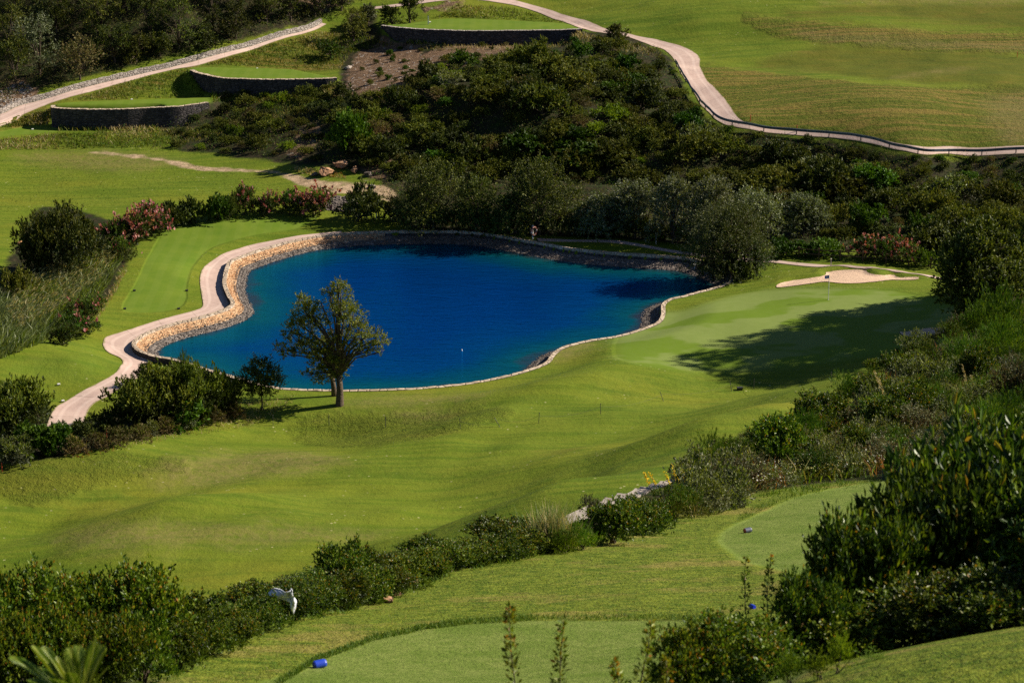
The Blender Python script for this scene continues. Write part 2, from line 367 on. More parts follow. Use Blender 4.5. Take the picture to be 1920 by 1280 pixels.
    base = k.mix(band('sd_nearrough', .3, .8), base, nr)
    base = k.mix(band('sd_neartee', .05, .12), base, nt_)
    hgt = k.math('ADD', k.math('MULTIPLY', fine, .5), k.math('MULTIPLY', vf, .16))
    calm = k.math('MAXIMUM', band('sd_green', .25, .1), k.math('MAXIMUM', band('sd_tee', .14, .1), band('sd_neartee', .1, .1)))
    rr = k.math('MAXIMUM', band('sd_rough', .8, 2), band('sd_earth', .4, 2))
    amt = k.math('MULTIPLY', k.math('ADD', k.math('MULTIPLY', rr, 1.3), .42), k.math('SUBTRACT', 1, k.math('MULTIPLY', calm, .85)))
    hh = k.math('MULTIPLY', hgt, amt)
    nb = k.mr(k.attr('nearness'), 0, 1, 0, 1, False)
    h2 = k.math('MULTIPLY', k.math('ADD', k.noise(18, 4, .75), k.math('MULTIPLY', k.noise(60, 2, .7), .4)), k.math('MULTIPLY', nb, .07))
    base = k.mix(1, base, (.90, .89, .95), 'MULTIPLY')
    k.m = k.out(base, .85, k.bump(k.math('ADD', hh, h2), .85, .55), .12)
    return k.m
M['turf'] = ground_mat()
def simple(name, c, rough=.7, spec=.4, metal=0, nscale=4, c2=None, bs=.2, bd=.02):
    k = N(name); c2 = c2 or tuple(v * .7 for v in c); f = k.noise(nscale, 5, .65)
    M[name] = k.out(k.mix(k.mr(f, .3, .7), c, c2), rough, k.bump(f, bs, bd), spec, metal); return M[name]
k = N('path_concrete'); f = k.noise(.5, 4, .6); g = k.noise(5, 5, .7); al = k.attr('along'); ac = k.attr('across')
col = k.ramp(f, [(.3, (.50, .345, .30)), (.7, (.68, .50, .43))]); col = k.mix(k.mr(g, .35, .8, 0, .5), col, (.40, .30, .27))
slab = k.n('ShaderNodeTexWhiteNoise', noise_dimensions='1D'); k.l(k.math('FLOOR', k.math('DIVIDE', al, 4.0)), slab.inputs['W']); col = k.mix(k.math('MULTIPLY', slab.outputs[0], .28), col, (.36, .27, .24))
jn = k.math('FRACT', k.math('DIVIDE', al, 4.0)); col = k.mix(k.mr(jn, .03, .0, 0, .7), col, (.20, .14, .11))
col = k.mix(k.mr(k.noise(1.4, 5, .75, stretch=(.6, 1, 1)), .58, .72, 0, .75), col, (.30, .23, .19))
ed = k.math('ABSOLUTE', k.math('SUBTRACT', ac, .5)); trk = k.mr(k.math('ABSOLUTE', k.math('SUBTRACT', ed, .22)), .09, .02, 0, .28); col = k.mix(trk, col, (.78, .62, .55))
col = k.mix(k.mr(k.math('ADD', ed, k.math('MULTIPLY', k.math('SUBTRACT', k.noise(1.1, 5, .75), .5), .22)), .44, .50, 0, .85), col, (.22, .20, .08))
M['path'] = k.out(col, .85, k.bump(g, .3, .04), .25)
k = N('track_sand'); g = k.noise(1.1, 6, .75); M['track'] = k.out(k.ramp(g, [(.35, (.26, .19, .10)), (.6, (.56, .40, .24))]), .95, k.bump(g, .6, .2), .1)
k = N('bunker_sand'); g = k.noise(3, 6, .8); M['sand'] = k.out(k.mix(k.mr(g, .3, .7), (.74, .52, .38), (.58, .41, .30)), .95, k.bump(g, .7, .14), .1)
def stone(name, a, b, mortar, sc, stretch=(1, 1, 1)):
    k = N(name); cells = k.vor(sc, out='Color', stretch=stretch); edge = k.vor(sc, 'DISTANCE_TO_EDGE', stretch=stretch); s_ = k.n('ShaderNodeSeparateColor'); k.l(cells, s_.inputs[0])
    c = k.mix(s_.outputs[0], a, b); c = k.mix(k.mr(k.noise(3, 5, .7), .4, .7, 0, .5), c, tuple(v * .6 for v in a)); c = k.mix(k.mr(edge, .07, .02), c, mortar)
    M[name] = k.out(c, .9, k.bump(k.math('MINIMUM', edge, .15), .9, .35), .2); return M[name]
stone('stone_orange', (.50, .27, .14), (.66, .44, .26), (.30, .20, .13), 3.2, (1, 1, 1.6))
stone('stone_grey', (.15, .125, .11), (.30, .25, .22), (.07, .06, .06), 2.6)
stone('stone_wall', (.32, .27, .25), (.52, .46, .42), (.16, .14, .12), 2.2, (1, 1, 1.5))
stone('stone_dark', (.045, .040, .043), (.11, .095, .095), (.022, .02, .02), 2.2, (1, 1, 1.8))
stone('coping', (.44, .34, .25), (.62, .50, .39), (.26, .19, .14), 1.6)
stone('rock_red', (.30, .15, .08), (.50, .29, .17), (.20, .11, .07), .9)
simple('rock_orange', (.62, .33, .16), .9, .1, 0, 3, (.42, .22, .12)); simple('rock_grey', (.20, .165, .145), .9, .15, 0, 3, (.09, .075, .07)); simple('rock_pale', (.42, .36, .32), .9, .2, 0, 3)
simple('bark', (.15, .115, .085), .95, .1, 0, 9, (.055, .04, .03), 1, .05); simple('bark_grey', (.23, .20, .17), .9, .15, 0, 9, (.10, .085, .07), 1, .04)
simple('wood', (.13, .085, .055), .85, .2, 0, 6); simple('galvanised', (.22, .25, .30), .4, .5, .75, 3); simple('white_paint', (.80, .78, .74), .5, .5); simple('metal_dark', (.05, .05, .06), .5, .5)
simple('red_paint', (.60, .07, .03), .5, .5); simple('blue_paint', (.015, .05, .50), .35, .5, 0, 5, (.02, .07, .60)); simple('black_rubber', (.018, .018, .022), .5, .4); simple('flag_blue', (.08, .16, .75), .7, .3)
simple('flag_white', (.8, .8, .8), .7, .3); simple('ring_red', (.42, .10, .06), .6, .4, 0, 6, (.55, .30, .24)); simple('plastic_bag', (.88, .89, .95), .35, .5, 0, 7, (.60, .62, .74), .8, .03); simple('rope', (.10, .09, .07), .8, .2)
simple('wood_pale', (.55, .50, .46), .8, .2, 0, 5)
def water_mat():
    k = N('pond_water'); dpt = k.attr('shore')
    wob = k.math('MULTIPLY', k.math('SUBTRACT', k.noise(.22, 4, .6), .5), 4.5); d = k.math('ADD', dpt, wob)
    col = k.ramp(k.mr(d, 0, 11, 0, 1, False), [(0, (.030, .040, .038)), (.10, (.003, .080, .095)), (.30, (.001, .055, .110)), (.55, (.0005, .040, .160)), (1, (.0003, .032, .160))])  # teal margin: shallow water, widened and greened to paint in reflected trees
    n1 = k.noise(1.5, 4, .65, stretch=(.55, 1.9, 1, .1)); n2 = k.noise(.5, 2, .5, stretch=(.6, 1.5, 1, .1))
    bm = k.bump(k.math('ADD', n1, k.math('MULTIPLY', n2, .7)), .55, .16)
    df = k.n('ShaderNodeBsdfDiffuse'); k.l(col, df.inputs['Color'])
    gl = k.n('ShaderNodeBsdfGlossy'); gl.inputs['Roughness'].default_value = .10; gl.inputs['Color'].default_value = (.02, .40, 1, 1); k.l(bm, gl.inputs['Normal'])
    fr = k.n('ShaderNodeFresnel'); fr.inputs['IOR'].default_value = 1.5; k.l(bm, fr.inputs['Normal'])
    mx = k.n('ShaderNodeMixShader'); k.l(k.math('MULTIPLY', fr.outputs[0], 1.6), mx.inputs[0]); k.l(df.outputs[0], mx.inputs[1]); k.l(gl.outputs[0], mx.inputs[2])
    o = k.n('ShaderNodeOutputMaterial'); k.l(mx.outputs[0], o.inputs['Surface']); return k.m
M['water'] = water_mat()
LEAFC = {}
def leafmat(name, cols, rough=.45, spec=.45, trans=.22, var=.35):
    k = N(name); oi = k.n('ShaderNodeObjectInfo'); ge = k.n('ShaderNodeNewGeometry')
    c = k.ramp(ge.outputs['Random Per Island'], [(i / max(1, len(cols) - 1) * .98 + .01, q) for i, q in enumerate(cols)])
    h = k.n('ShaderNodeHueSaturation'); k.l(c, h.inputs['Color'])
    k.l(k.mr(oi.outputs['Random'], 0, 1, .485, .515, False), h.inputs['Hue']); k.l(k.mr(k.math('FRACT', k.math('MULTIPLY', oi.outputs['Random'], 7.31)), 0, 1, 1 - var, 1 + var, False), h.inputs['Value'])
    M[name] = k.out(h.outputs['Color'], rough, None, spec, 0, trans); return M[name]
leafmat('leaf_dark', [(.013, .024, .004), (.030, .047, .006), (.060, .078, .011), (.115, .130, .021)], .55, .22)
leafmat('leaf_scrub', [(.026, .038, .004), (.066, .086, .009), (.118, .140, .016), (.195, .185, .030)], .6, .15)
leafmat('leaf_green', [(.022, .058, .004), (.050, .115, .006), (.090, .165, .010)], .55, .2)
leafmat('leaf_bright', [(.05, .105, .005), (.11, .18, .008), (.20, .26, .015)], .55, .2, .35)
leafmat('leaf_grey', [(.055, .066, .030), (.125, .140, .068), (.27, .28, .165)], .5, .25, .15)
leafmat('leaf_brown', [(.070, .050, .020), (.145, .108, .046), (.24, .185, .095)], .7, .12)
leafmat('leaf_glossy', [(.012, .030, .003), (.036, .074, .004), (.085, .14, .008), (.19, .235, .018)], .42, .30, .25)
leafmat('leaf_tips', [(.09, .17, .010), (.16, .23, .012), (.24, .25, .02), (.34, .14, .02)], .45, .3, .35, .2)
leafmat('leaf_olive', [(.055, .085, .010), (.125, .165, .018), (.23, .25, .032)], .5, .25, .28, .1)
leafmat('leaf_gold', [(.11, .115, .012), (.21, .20, .022), (.34, .29, .04)], .5, .25, .3, .1)
leafmat('leaf_silver', [(.070, .085, .045), (.14, .16, .085), (.30, .32, .21)], .5, .25, .15)
leafmat('leaf_shiny', [(.010, .026, .003), (.028, .062, .004), (.070, .125, .007), (.16, .21, .014)], .43, .4, .25)
leafmat('blade_turf', [(.085, .16, .006), (.19, .275, .012), (.31, .36, .025), (.40, .35, .06)], .6, .15, .35, .1)
leafmat('petal_pink', [(.20, .04, .05), (.36, .10, .11), (.46, .24, .22)], .6, .2, .3, .15)
leafmat('petal_yellow', [(.80, .60, .01), (.85, .70, .04)], .6, .2, .3, .1); leafmat('petal_white', [(.6, .58, .5), (.75, .74, .68)], .6, .2, .3, .1)
leafmat('blade', [(.045, .090, .006), (.090, .155, .010), (.16, .21, .018)], .6, .2, .3, .15); leafmat('blade_reed', [(.075, .115, .032), (.14, .19, .062), (.25, .29, .13)], .45, .35, .25, .15)
leafmat('blade_straw', [(.28, .21, .08), (.46, .37, .17), (.54, .46, .28)], .7, .2, .3, .15); leafmat('blade_rust', [(.26, .10, .02), (.40, .18, .045)], .7, .2, .3, .15)
leafmat('blade_mixed', [(.055, .080, .006), (.11, .13, .010), (.19, .18, .025), (.28, .23, .065)], .6, .2, .3, .15); leafmat('frond', [(.08, .15, .010), (.16, .24, .015), (.32, .36, .06)], .4, .4, .3, .1)
# ------------------------------------------------------------------ ground sheet
H_full = H
def H_grid(x, y, detail=True):
    """height read back from the finished ground sheet"""
    x = np.asarray(x, float); y = np.clip(np.asarray(y, float), -69, 890); u = np.clip(x / (np.maximum(y, 8) + 14), GU[0], GU[-1])
    i = np.clip(np.searchsorted(GY, y) - 1, 0, len(GY) - 2); j = np.clip(np.searchsorted(GU, u) - 1, 0, len(GU) - 2)
    a = (y - GY[i]) / (GY[i + 1] - GY[i]); b = (u - GU[j]) / (GU[j + 1] - GU[j])
    return (GZ[i, j] * (1 - b) + GZ[i, j + 1] * b) * (1 - a) + (GZ[i + 1, j] * (1 - b) + GZ[i + 1, j + 1] * b) * a

def pg(pts, z=None, n=4):
    g = G([a for a, b in pts], [b for a, b in pts]); return catmull(g[:, :2], n, True)
def build_ground():
    ys = np.unique(np.r_[np.linspace(-70, 8, 14), np.arange(8, 52, .22), np.arange(52, 125, .9), np.arange(125, 325, .36), np.geomspace(325, 900, 50)])
    uc = np.linspace(-.30, .30, 470); ug = np.geomspace(.31, 1.6, 26)
    us = np.r_[-ug[::-1], uc, ug]
    Y, U = np.meshgrid(ys, us, indexing='ij'); X = U * (np.maximum(Y, 8) + 14)
    Z = H_full(X, Y); nv = len(us)
    global GY, GU, GZ, H; GY, GU, GZ = ys, us, Z; H = H_grid
    v = np.stack([X, Y, Z], -1).reshape(-1, 3)
    i = np.arange((len(ys) - 1) * nv).reshape(len(ys) - 1, nv)[:, :-1].ravel()
    f = np.stack([i, i + 1, i + nv + 1, i + nv], 1)
    o = mesh('ground', v, f, M['turf'], None, True); tag(o, kind='structure')
    x, y = X.ravel(), Y.ravel()
    def put(name, polys, z=None):
        d = np.full(x.shape, 8.0)
        for p in polys: d = np.minimum(d, sdf(x, y, p))
        a = o.data.attributes.new(name, 'FLOAT', 'POINT'); a.data.foreach_set('value', d.astype(np.float32))
    put('sd_green', [pg([(1150,652),(1175,625),(1230,600),(1300,578),(1380,553),(1450,543),(1560,541),(1680,545),(1760,562),(1800,590),(1790,625),(1720,655),(1600,672),(1480,686),(1350,697),(1240,690),(1170,676)], 2.0)])
    put('sd_tee', [pg([(228,578),(262,515),(300,440),(330,416),(400,403),(500,399),(575,401),(594,408),(560,428),(480,441),(400,464),(366,495),(352,530),(349,565),(325,581),(270,586)], 1.2),
        TER[0]['poly'], TER[1]['poly'], TER[2]['poly'], LOWT])
    put('sd_soft', [pg([(18,690),(50,676),(110,669),(170,673),(202,686),(190,702),(130,712),(60,708)])])
    put('sd_lane', [pg([(1425,118),(1500,98),(1560,84),(1700,98),(1950,112),(1950,162),(1800,158),(1700,154),(1560,138),(1440,128)], 9.5),
        pg([(1480,30),(1600,12),(1760,6),(1960,10),(1960,48),(1800,44),(1650,30)], 12.5)])
    put('sd_rough', [pg([(1310,125),(1430,135),(1560,150),(1700,162),(1960,168),(1960,278),(1730,272),(1600,252),(1470,243),(1390,225),(1340,180)], 8),
        pg([(1400,30),(1560,45),(1800,62),(1960,66),(1960,100),(1800,98),(1650,88),(1540,78),(1440,60)], 11.5),
        pg([(560,790),(700,775),(900,765),(960,775),(880,800),(740,830),(600,835)], 1.6), pg([(-40,880),(200,850),(330,860),(340,880),(200,905),(60,945),(-40,900)], 1.8),
        pg([(0,215),(120,190),(400,110),(640,52),(700,60),(640,130),(500,125),(380,120),(250,180),(100,190),(90,235),(0,240)], 7)])
    put('sd_dry', [pg([(300,880),(420,850),(560,845),(640,870),(420,905),(300,905)], 2), pg([(120,1000),(400,985),(700,1000),(500,1020),(200,1030)], 3.2),
        pg([(740,775),(800,762),(850,770),(800,785)], 1.4), pg([(650,752),(800,742),(900,738),(880,750),(700,762)], 1.2), pg([(40,290),(200,285),(330,300),(250,320),(90,310)], 2.3),
        pg([(1500,60),(1700,75),(1950,85),(1950,95),(1700,88),(1540,74)], 11), pg([(1850,190),(1950,180),(1950,250),(1880,262)], 7.5), pg([(1000,660),(1050,648),(1120,640),(1100,655),(1040,672)], 1.1),
        pg([(1690,142),(1790,128),(1800,131),(1700,146)], 9), pg([(1550,5),(1700,-5),(1900,-4),(1900,6),(1700,4)], 13)])
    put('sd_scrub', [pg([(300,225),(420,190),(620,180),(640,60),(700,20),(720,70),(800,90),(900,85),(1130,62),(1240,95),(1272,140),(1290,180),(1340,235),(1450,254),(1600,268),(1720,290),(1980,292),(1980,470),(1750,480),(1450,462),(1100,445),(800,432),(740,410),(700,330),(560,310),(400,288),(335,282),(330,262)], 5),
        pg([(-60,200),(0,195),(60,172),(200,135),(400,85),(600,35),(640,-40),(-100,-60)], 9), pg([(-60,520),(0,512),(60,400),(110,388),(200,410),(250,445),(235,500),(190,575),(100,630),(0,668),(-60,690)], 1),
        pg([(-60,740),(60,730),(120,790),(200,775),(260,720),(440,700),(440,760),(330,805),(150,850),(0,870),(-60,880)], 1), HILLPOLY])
    put('sd_earth', [pg([(650,130),(680,95),(750,78),(800,82),(780,110),(830,85),(980,82),(900,115),(800,130),(760,165),(700,180),(655,175)], 8),
        pg([(-40,205),(0,172),(40,150),(70,165),(60,185),(0,205)], 6.5), pg([(560,245),(600,230),(590,270),(560,300),(540,290)], 3.8), pg([(690,300),(730,300),(730,330),(690,330)], 3),
        pg([(560,-2),(640,-6),(630,12),(600,16)], 11), pg([(800,14),(860,0),(860,12),(810,20)], 11)])
    put('sd_track', [pg([(170,286),(230,288),(300,297),(345,305),(400,314),(500,320),(545,326),(575,335),(620,340),(690,346),(728,352),(742,366),(725,378),(690,368),(620,360),(570,350),(545,338),(500,324),(400,321),(345,314),(300,302),(230,293)])])
    put('sd_neartee', [polyY([(480,1330),(560,1262),(640,1222),(760,1188),(880,1172),(1000,1166),(1280,1166),(1420,1185),(1420,1330)]),
        polyY([(1345,1010),(1365,985),(1430,955),(1520,925),(1640,903),(1760,900),(1760,1010),(1560,1080),(1420,1060),(1370,1035)])])
    put('sd_nearrough', [np.r_[polyY([(300,1275),(400,1205),(540,1150),(700,1105),(850,1052),(1000,1020),(1100,1000),(1200,975),(1330,940),(1450,918),(1560,905),(1660,898),(1800,898)])[:-6], [(30,44),(30,-20),(-4,-20)]]])
    a = o.data.attributes.new('nearness', 'FLOAT', 'POINT'); a.data.foreach_set('value', (1 - smooth(50, 80, y)).astype(np.float32))
    return o
ground = build_ground()
# ------------------------------------------------------------------ pond
def offset_in(poly_, d):
    a = np.roll(poly_, 1, 0); b = np.roll(poly_, -1, 0); t = b - a; t /= np.linalg.norm(t, axis=1)[:, None] + 1e-9
    area = np.sum(poly_[:, 0] * np.roll(poly_[:, 1], -1) - np.roll(poly_[:, 0], -1) * poly_[:, 1]); s = 1 if area > 0 else -1
    nrm = np.stack([-t[:, 1], t[:, 0]], 1) * s
    q = poly_ + nrm * np.asarray(d).reshape(-1, 1) if hasattr(d, '__len__') else poly_ + nrm * d
    for _ in range(3): q = (np.roll(q, 1, 0) + 2 * q + np.roll(q, -1, 0)) / 4 if abs(np.max(d)) > 1 else q
    return q
def build_pond():
    pc = COPE.copy(); lo = pc.min(0); hi = pc.max(0); xs = np.arange(lo[0], hi[0] + .6, .6); ys = np.arange(lo[1], hi[1] + .6, .6)
    Y, X = np.meshgrid(ys, xs, indexing='ij'); S = sdf(X, Y, COPE); keep = S < -0.35
    idx = -np.ones(S.shape, int); cells = keep[:-1, :-1] | keep[1:, :-1] | keep[:-1, 1:] | keep[1:, 1:]
    cells &= (np.maximum.reduce([S[:-1, :-1], S[1:, :-1], S[:-1, 1:], S[1:, 1:]]) < 0.35)
    n = len(xs); I, J = np.where(cells); f = np.stack([I * n + J, I * n + J + 1, (I + 1) * n + J + 1, (I + 1) * n + J], 1)
    used = np.unique(f); remap = -np.ones(X.size, int); remap[used] = np.arange(len(used)); v = np.stack([X.ravel()[used], Y.ravel()[used], np.zeros(len(used))], 1)
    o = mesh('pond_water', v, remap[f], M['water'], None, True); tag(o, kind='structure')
    # distance to the shore, measured past 8 m with point samples
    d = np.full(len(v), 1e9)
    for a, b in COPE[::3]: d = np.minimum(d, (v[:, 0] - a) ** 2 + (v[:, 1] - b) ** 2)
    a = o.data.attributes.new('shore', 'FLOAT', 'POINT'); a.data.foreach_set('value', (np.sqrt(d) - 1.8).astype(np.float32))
    n = len(COPE)
    rings = []; rg = RS(3)
    prof = [(0.0, ZC - .10), (.28, ZC - .32), (.62, ZC - .50), (1.0, .30), (1.45, .14), (1.9, -.02), (3.2, -.6), (5.2, -1.6)]
    for d, z in prof:
        q = offset_in(COPE, d + .001) if d < 2.5 else offset_in(offset_in(COPE, 1.9), d - 1.9)
        wl = smooth(-11, -17, COPE[:, 0]); zf = np.interp(d, [0, .1, .28, 1.0, 1.9, 5.2], [ZC - .1, .50, .44, .22, -.02, -1.6]); zz = z * wl + zf * (1 - wl) + (rg.rand(n) - .5) * (.07 if d > .1 else 0)
        rings.append(np.c_[q, zz])
    v = np.concatenate(rings); f = []; mi = []
    for r in range(len(rings) - 1):
        for i in range(n):
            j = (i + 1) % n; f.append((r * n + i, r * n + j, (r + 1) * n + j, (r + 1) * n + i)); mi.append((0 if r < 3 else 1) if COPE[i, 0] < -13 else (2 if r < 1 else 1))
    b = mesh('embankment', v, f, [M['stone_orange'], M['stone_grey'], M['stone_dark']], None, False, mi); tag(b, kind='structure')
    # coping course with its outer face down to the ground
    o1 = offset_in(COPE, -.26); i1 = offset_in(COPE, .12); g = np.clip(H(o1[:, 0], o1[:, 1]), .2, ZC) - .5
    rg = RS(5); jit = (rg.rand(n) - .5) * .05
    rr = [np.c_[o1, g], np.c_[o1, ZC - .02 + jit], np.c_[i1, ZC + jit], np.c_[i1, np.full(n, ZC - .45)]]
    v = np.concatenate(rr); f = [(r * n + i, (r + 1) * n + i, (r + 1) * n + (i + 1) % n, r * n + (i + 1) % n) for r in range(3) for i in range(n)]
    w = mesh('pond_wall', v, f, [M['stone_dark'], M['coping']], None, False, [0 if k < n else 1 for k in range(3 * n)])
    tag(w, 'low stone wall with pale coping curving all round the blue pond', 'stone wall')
    return b
build_pond()
ROCKV = np.array([(-.5,-.4,-.3),(.5,-.5,-.25),(.55,.4,-.3),(-.45,.5,-.3),(-.35,-.3,.3),(.35,-.35,.35),(.4,.3,.25),(-.3,.35,.35)]); ROCKF = np.array([(0,3,2,1),(4,5,6,7),(0,1,5,4),(1,2,6,5),(2,3,7,6),(3,0,4,7)])
def rocks(name, P_, size, mat, seed, kind='stuff', label=None, cat=None, flat=.7):
    rg = RS(seed); n = len(P_); v = ROCKV[None] * (1 + (rg.rand(n, 8, 3) - .5) * .6)
    s = size * (.5 + rg.rand(n, 1, 1) ** 1.5 * 1.2); v = v * s * np.array([1, 1, flat]); a = rg.rand(n) * 6.28; b = (rg.rand(n) - .5) * 1.0
    ca, sa = np.cos(a)[:, None], np.sin(a)[:, None]; x = v[..., 0] * ca - v[..., 1] * sa; y = v[..., 0] * sa + v[..., 1] * ca; z = v[..., 2]
    cb, sb = np.cos(b)[:, None], np.sin(b)[:, None]; x, z = x * cb - z * sb, x * sb + z * cb
    v = np.stack([x, y, z], -1) + P_[:, None, :]
    f = (ROCKF[None] + (np.arange(n) * 8)[:, None, None]).reshape(-1, 4)
    o = mesh(name, v.reshape(-1, 3), f, mat); tag(o, label, cat, None, kind); return o
def bank_rocks():
    rg = RS(11); n = 5200; d = .75 + rg.rand(n) * 1.55; k = rg.randint(0, len(COPE), n); rs = []
    for lo_, hi_, cnt, nm, mt, sz in ((.35, 2.1, 13000, 'riprap_rubble', 'rock_grey', .095), (.18, .85, 5000, 'facing_rubble', 'rock_orange', .075)):
        qs = []
        for dd in np.linspace(lo_, hi_, 8):
            q = offset_in(COPE, dd); t = rg.rand(cnt // 8); i = (t * len(q)).astype(int) % len(q); fr = (t * len(q)) % 1
            p = q[i] * (1 - fr)[:, None] + q[(i + 1) % len(q)] * fr[:, None]; p = p + rg.randn(*p.shape) * .07
            wl = smooth(-11, -17, p[:, 0]); z = wl * np.interp(dd, [0, .28, .62, 1, 1.45, 1.9, 3.2], [ZC - .1, ZC - .32, ZC - .5, .3, .14, -.02, -.6]) + (1 - wl) * np.interp(dd, [0, .1, .28, 1.0, 1.9, 5.2], [ZC - .1, .50, .44, .22, -.02, -1.6]) + .03
            if nm == 'riprap_rubble' and dd < .82: kk = (wl < .5); p = p[kk]; z = z[kk]; wl = wl[kk]
            if nm == 'facing_rubble': kk = (wl > .3); p = p[kk]; z = z[kk]
            qs.append(np.c_[p, z])
        q = np.concatenate(qs); 
        rocks(nm, q, sz, M[mt], 12 + cnt, 'stuff')
bank_rocks()

# ------------------------------------------------------------------ ribbons laid on the ground
def ribbon(name, left, right, mat, z0, n=140, m=6, lift=.05, pix=True, skirt=.25):
    if pix: 
        L = catmull(np.array([G1(a, b)[:2] for a, b in left]), 6); Rr = catmull(np.array([G1(a, b)[:2] for a, b in right]), 6)
    else: L, Rr = left, right
    L = resample(L, n); Rr = resample(Rr, n); rg = RS(len(name)); 
    t = np.linspace(0, 1, m + 1); q = L[:, None, :] * (1 - t)[None, :, None] + Rr[:, None, :] * t[None, :, None]
    z = H(q[..., 0], q[..., 1]) + lift
    v = np.concatenate([q, z[..., None]], -1); lo = v[:, [0, -1]].copy(); lo[..., 2] -= skirt
    v = np.concatenate([lo[:, :1], v, lo[:, 1:]], 1); w = m + 3
    f = [(i * w + j, i * w + j + 1, (i + 1) * w + j + 1, (i + 1) * w + j) for i in range(n - 1) for j in range(w - 1)]
    o = mesh(name, v.reshape(-1, 3), f, mat, None, False); mid = (L + Rr) / 2; al = np.r_[0, np.cumsum(np.linalg.norm(np.diff(mid, axis=0), axis=1))]
    a = o.data.attributes.new('along', 'FLOAT', 'POINT'); a.data.foreach_set('value', np.repeat(al, w).astype(np.float32)); a = o.data.attributes.new('across', 'FLOAT', 'POINT'); a.data.foreach_set('value', np.tile(np.r_[0, t, 1], n).astype(np.float32))
    return tag(o, kind='structure')
ribbon('cart_path', [(85,800),(100,770),(133,747),(200,710),(222,693),(230,682),(226,672),(203,661),(194,650),(194,641),(202,631),(250,616),(300,600),(367,582),(380,574),(379,558),(376,540),(375,520),(380,505),(390,495),(417,477),(450,466),(483,457),(550,444),(640,434)],
       [(155,800),(167,767),(207,740),(257,710),(284,690),(282,672),(262,664),(251,655),(248,646),(252,638),(283,621),(333,605),(400,587),(424,577),(431,568),(428,553),(421,527),(424,505),(431,494),(444,484),(470,474),(500,465),(567,448),(640,437.5)], M['path'], 0, 200)
ribbon('shore_path', [(1005,447),(1080,450),(1150,451),(1200,458),(1260,469),(1340,479),(1400,484),(1460,489),(1530,496),(1600,499),(1680,507),(1760,520),(1850,540)],
       [(1010,453),(1080,454),(1150,456),(1200,463),(1260,474),(1340,485),(1400,491),(1460,494),(1530,501),(1600,503),(1680,511),(1760,524),(1850,546)], M['path'], 0, 120, 4)
ribbon('upper_path', [(860,-14),(900,-6),(960,0),(1023,17),(1090,37),(1137,55),(1190,67),(1240,77),(1280,88),(1300,98),(1312,110),(1313,127),(1327,153),(1360,187),(1377,213),(1393,228),(1430,237),(1463,245),(1530,249),(1597,252),(1647,261),(1723,275),(1800,276),(1960,276)],
       [(840,-8),(880,-1),(930,5),(1000,21),(1060,43),(1090,54),(1133,63),(1180,71),(1220,86),(1248,96),(1264,113),(1280,143),(1300,172),(1323,206),(1347,228),(1380,239),(1425,247),(1470,252),(1530,257),(1580,261),(1640,271),(1693,283),(1733,291),(1800,291),(1960,290)], M['path'], 0, 240)
UP = [(-60,228),(0,215),(33,200),(67,191),(100,182),(150,167),(233,147),(317,128),(367,115),(433,97),(500,78),(567,60),(604,44)]
ribbon('terrace_path', UP, [(-60,256),(0,238),(43,217),(87,197),(133,182),(180,170),(233,155),(317,133),(372,123),(440,103),(505,82),(572,63),(612,46)], M['path'], 0, 140)
ribbon('spur_path', [(700,14),(740,9),(800,0),(850,-8)], [(700,18),(740,14),(800,6),(862,0)], M['path'], 0, 40)
def sand_sheet(name, B, seed):
    from mathutils.geometry import delaunay_2d_cdt
    B = resample(np.r_[B, B[:1]], 160)[:-1]; q = offset_in(B, .27); back = smooth(-.8, .8, B[:, 1] - B[:, 1].mean()) * smooth(.3, .9, sdf(B[:, 0], B[:, 1] - 1.3, B) * -1 + .6); w_ = back[:, None]; B = B * (1 - w_) + np.c_[q[:, 0], q[:, 1]] * w_; lo = B.min(0); hi = B.max(0); X, Y = np.meshgrid(np.arange(lo[0], hi[0], .3), np.arange(lo[1], hi[1], .3)); X = X.ravel(); Y = Y.ravel(); k = sdf(X, Y, B) < -.12
    pts = [Vector(p) for p in B] + [Vector(p) for p in np.stack([X[k], Y[k]], 1)]; n = len(B)
    r = delaunay_2d_cdt(pts, [(i, (i + 1) % n) for i in range(n)], [list(range(n))], 1, 1e-5)
    v2 = np.array([tuple(p) for p in r[0]]); f = [tuple(q) for q in r[2]]; z = H(v2[:, 0], v2[:, 1]) + .06
    return tag(mesh(name, np.c_[v2, z], f, M['sand'], None, True), kind='structure')
sand_sheet('bunker_sand', BUNK1, 1); sand_sheet('bunker_sand', BUNK2, 2)

# ------------------------------------------------------------------ walls
def wall(name, line, top, bot, thick, mat, label, rough=.03, seed=1, capm=None):
    """line: plan points; top / bot arrays"""
    n = len(line); t = np.gradient(line, axis=0); t /= np.linalg.norm(t, axis=1)[:, None]; nr = np.stack([-t[:, 1], t[:, 0]], 1) * thick
    rg = RS(seed); j = (rg.rand(n) - .5) * rough * 2
    a = np.c_[line, bot]; b = np.c_[line, top + j]; c = np.c_[line + nr, top + j]; d = np.c_[line + nr, bot]
    v = np.concatenate([a, b, c, d]); f = [(r * n + i, r * n + i + 1, (r + 1) * n + i + 1, (r + 1) * n + i) for r in range(3) for i in range(n - 1)]
    f += [(0, n, 2 * n, 3 * n), (n - 1, 4 * n - 1, 3 * n - 1, 2 * n - 1)]
    mi = [1 if (capm and n - 1 <= k < 2 * (n - 1)) else 0 for k in range(len(f))]
    o = mesh(name, v, f, [mat] + ([capm] if capm else []), None, False, mi); return tag(o, label, 'stone wall')
TL = ['curved dark stone retaining wall under the lowest walled tee terrace', 'curved dark stone retaining wall under the middle tee terrace', 'long dark stone retaining wall under the topmost tee terrace']
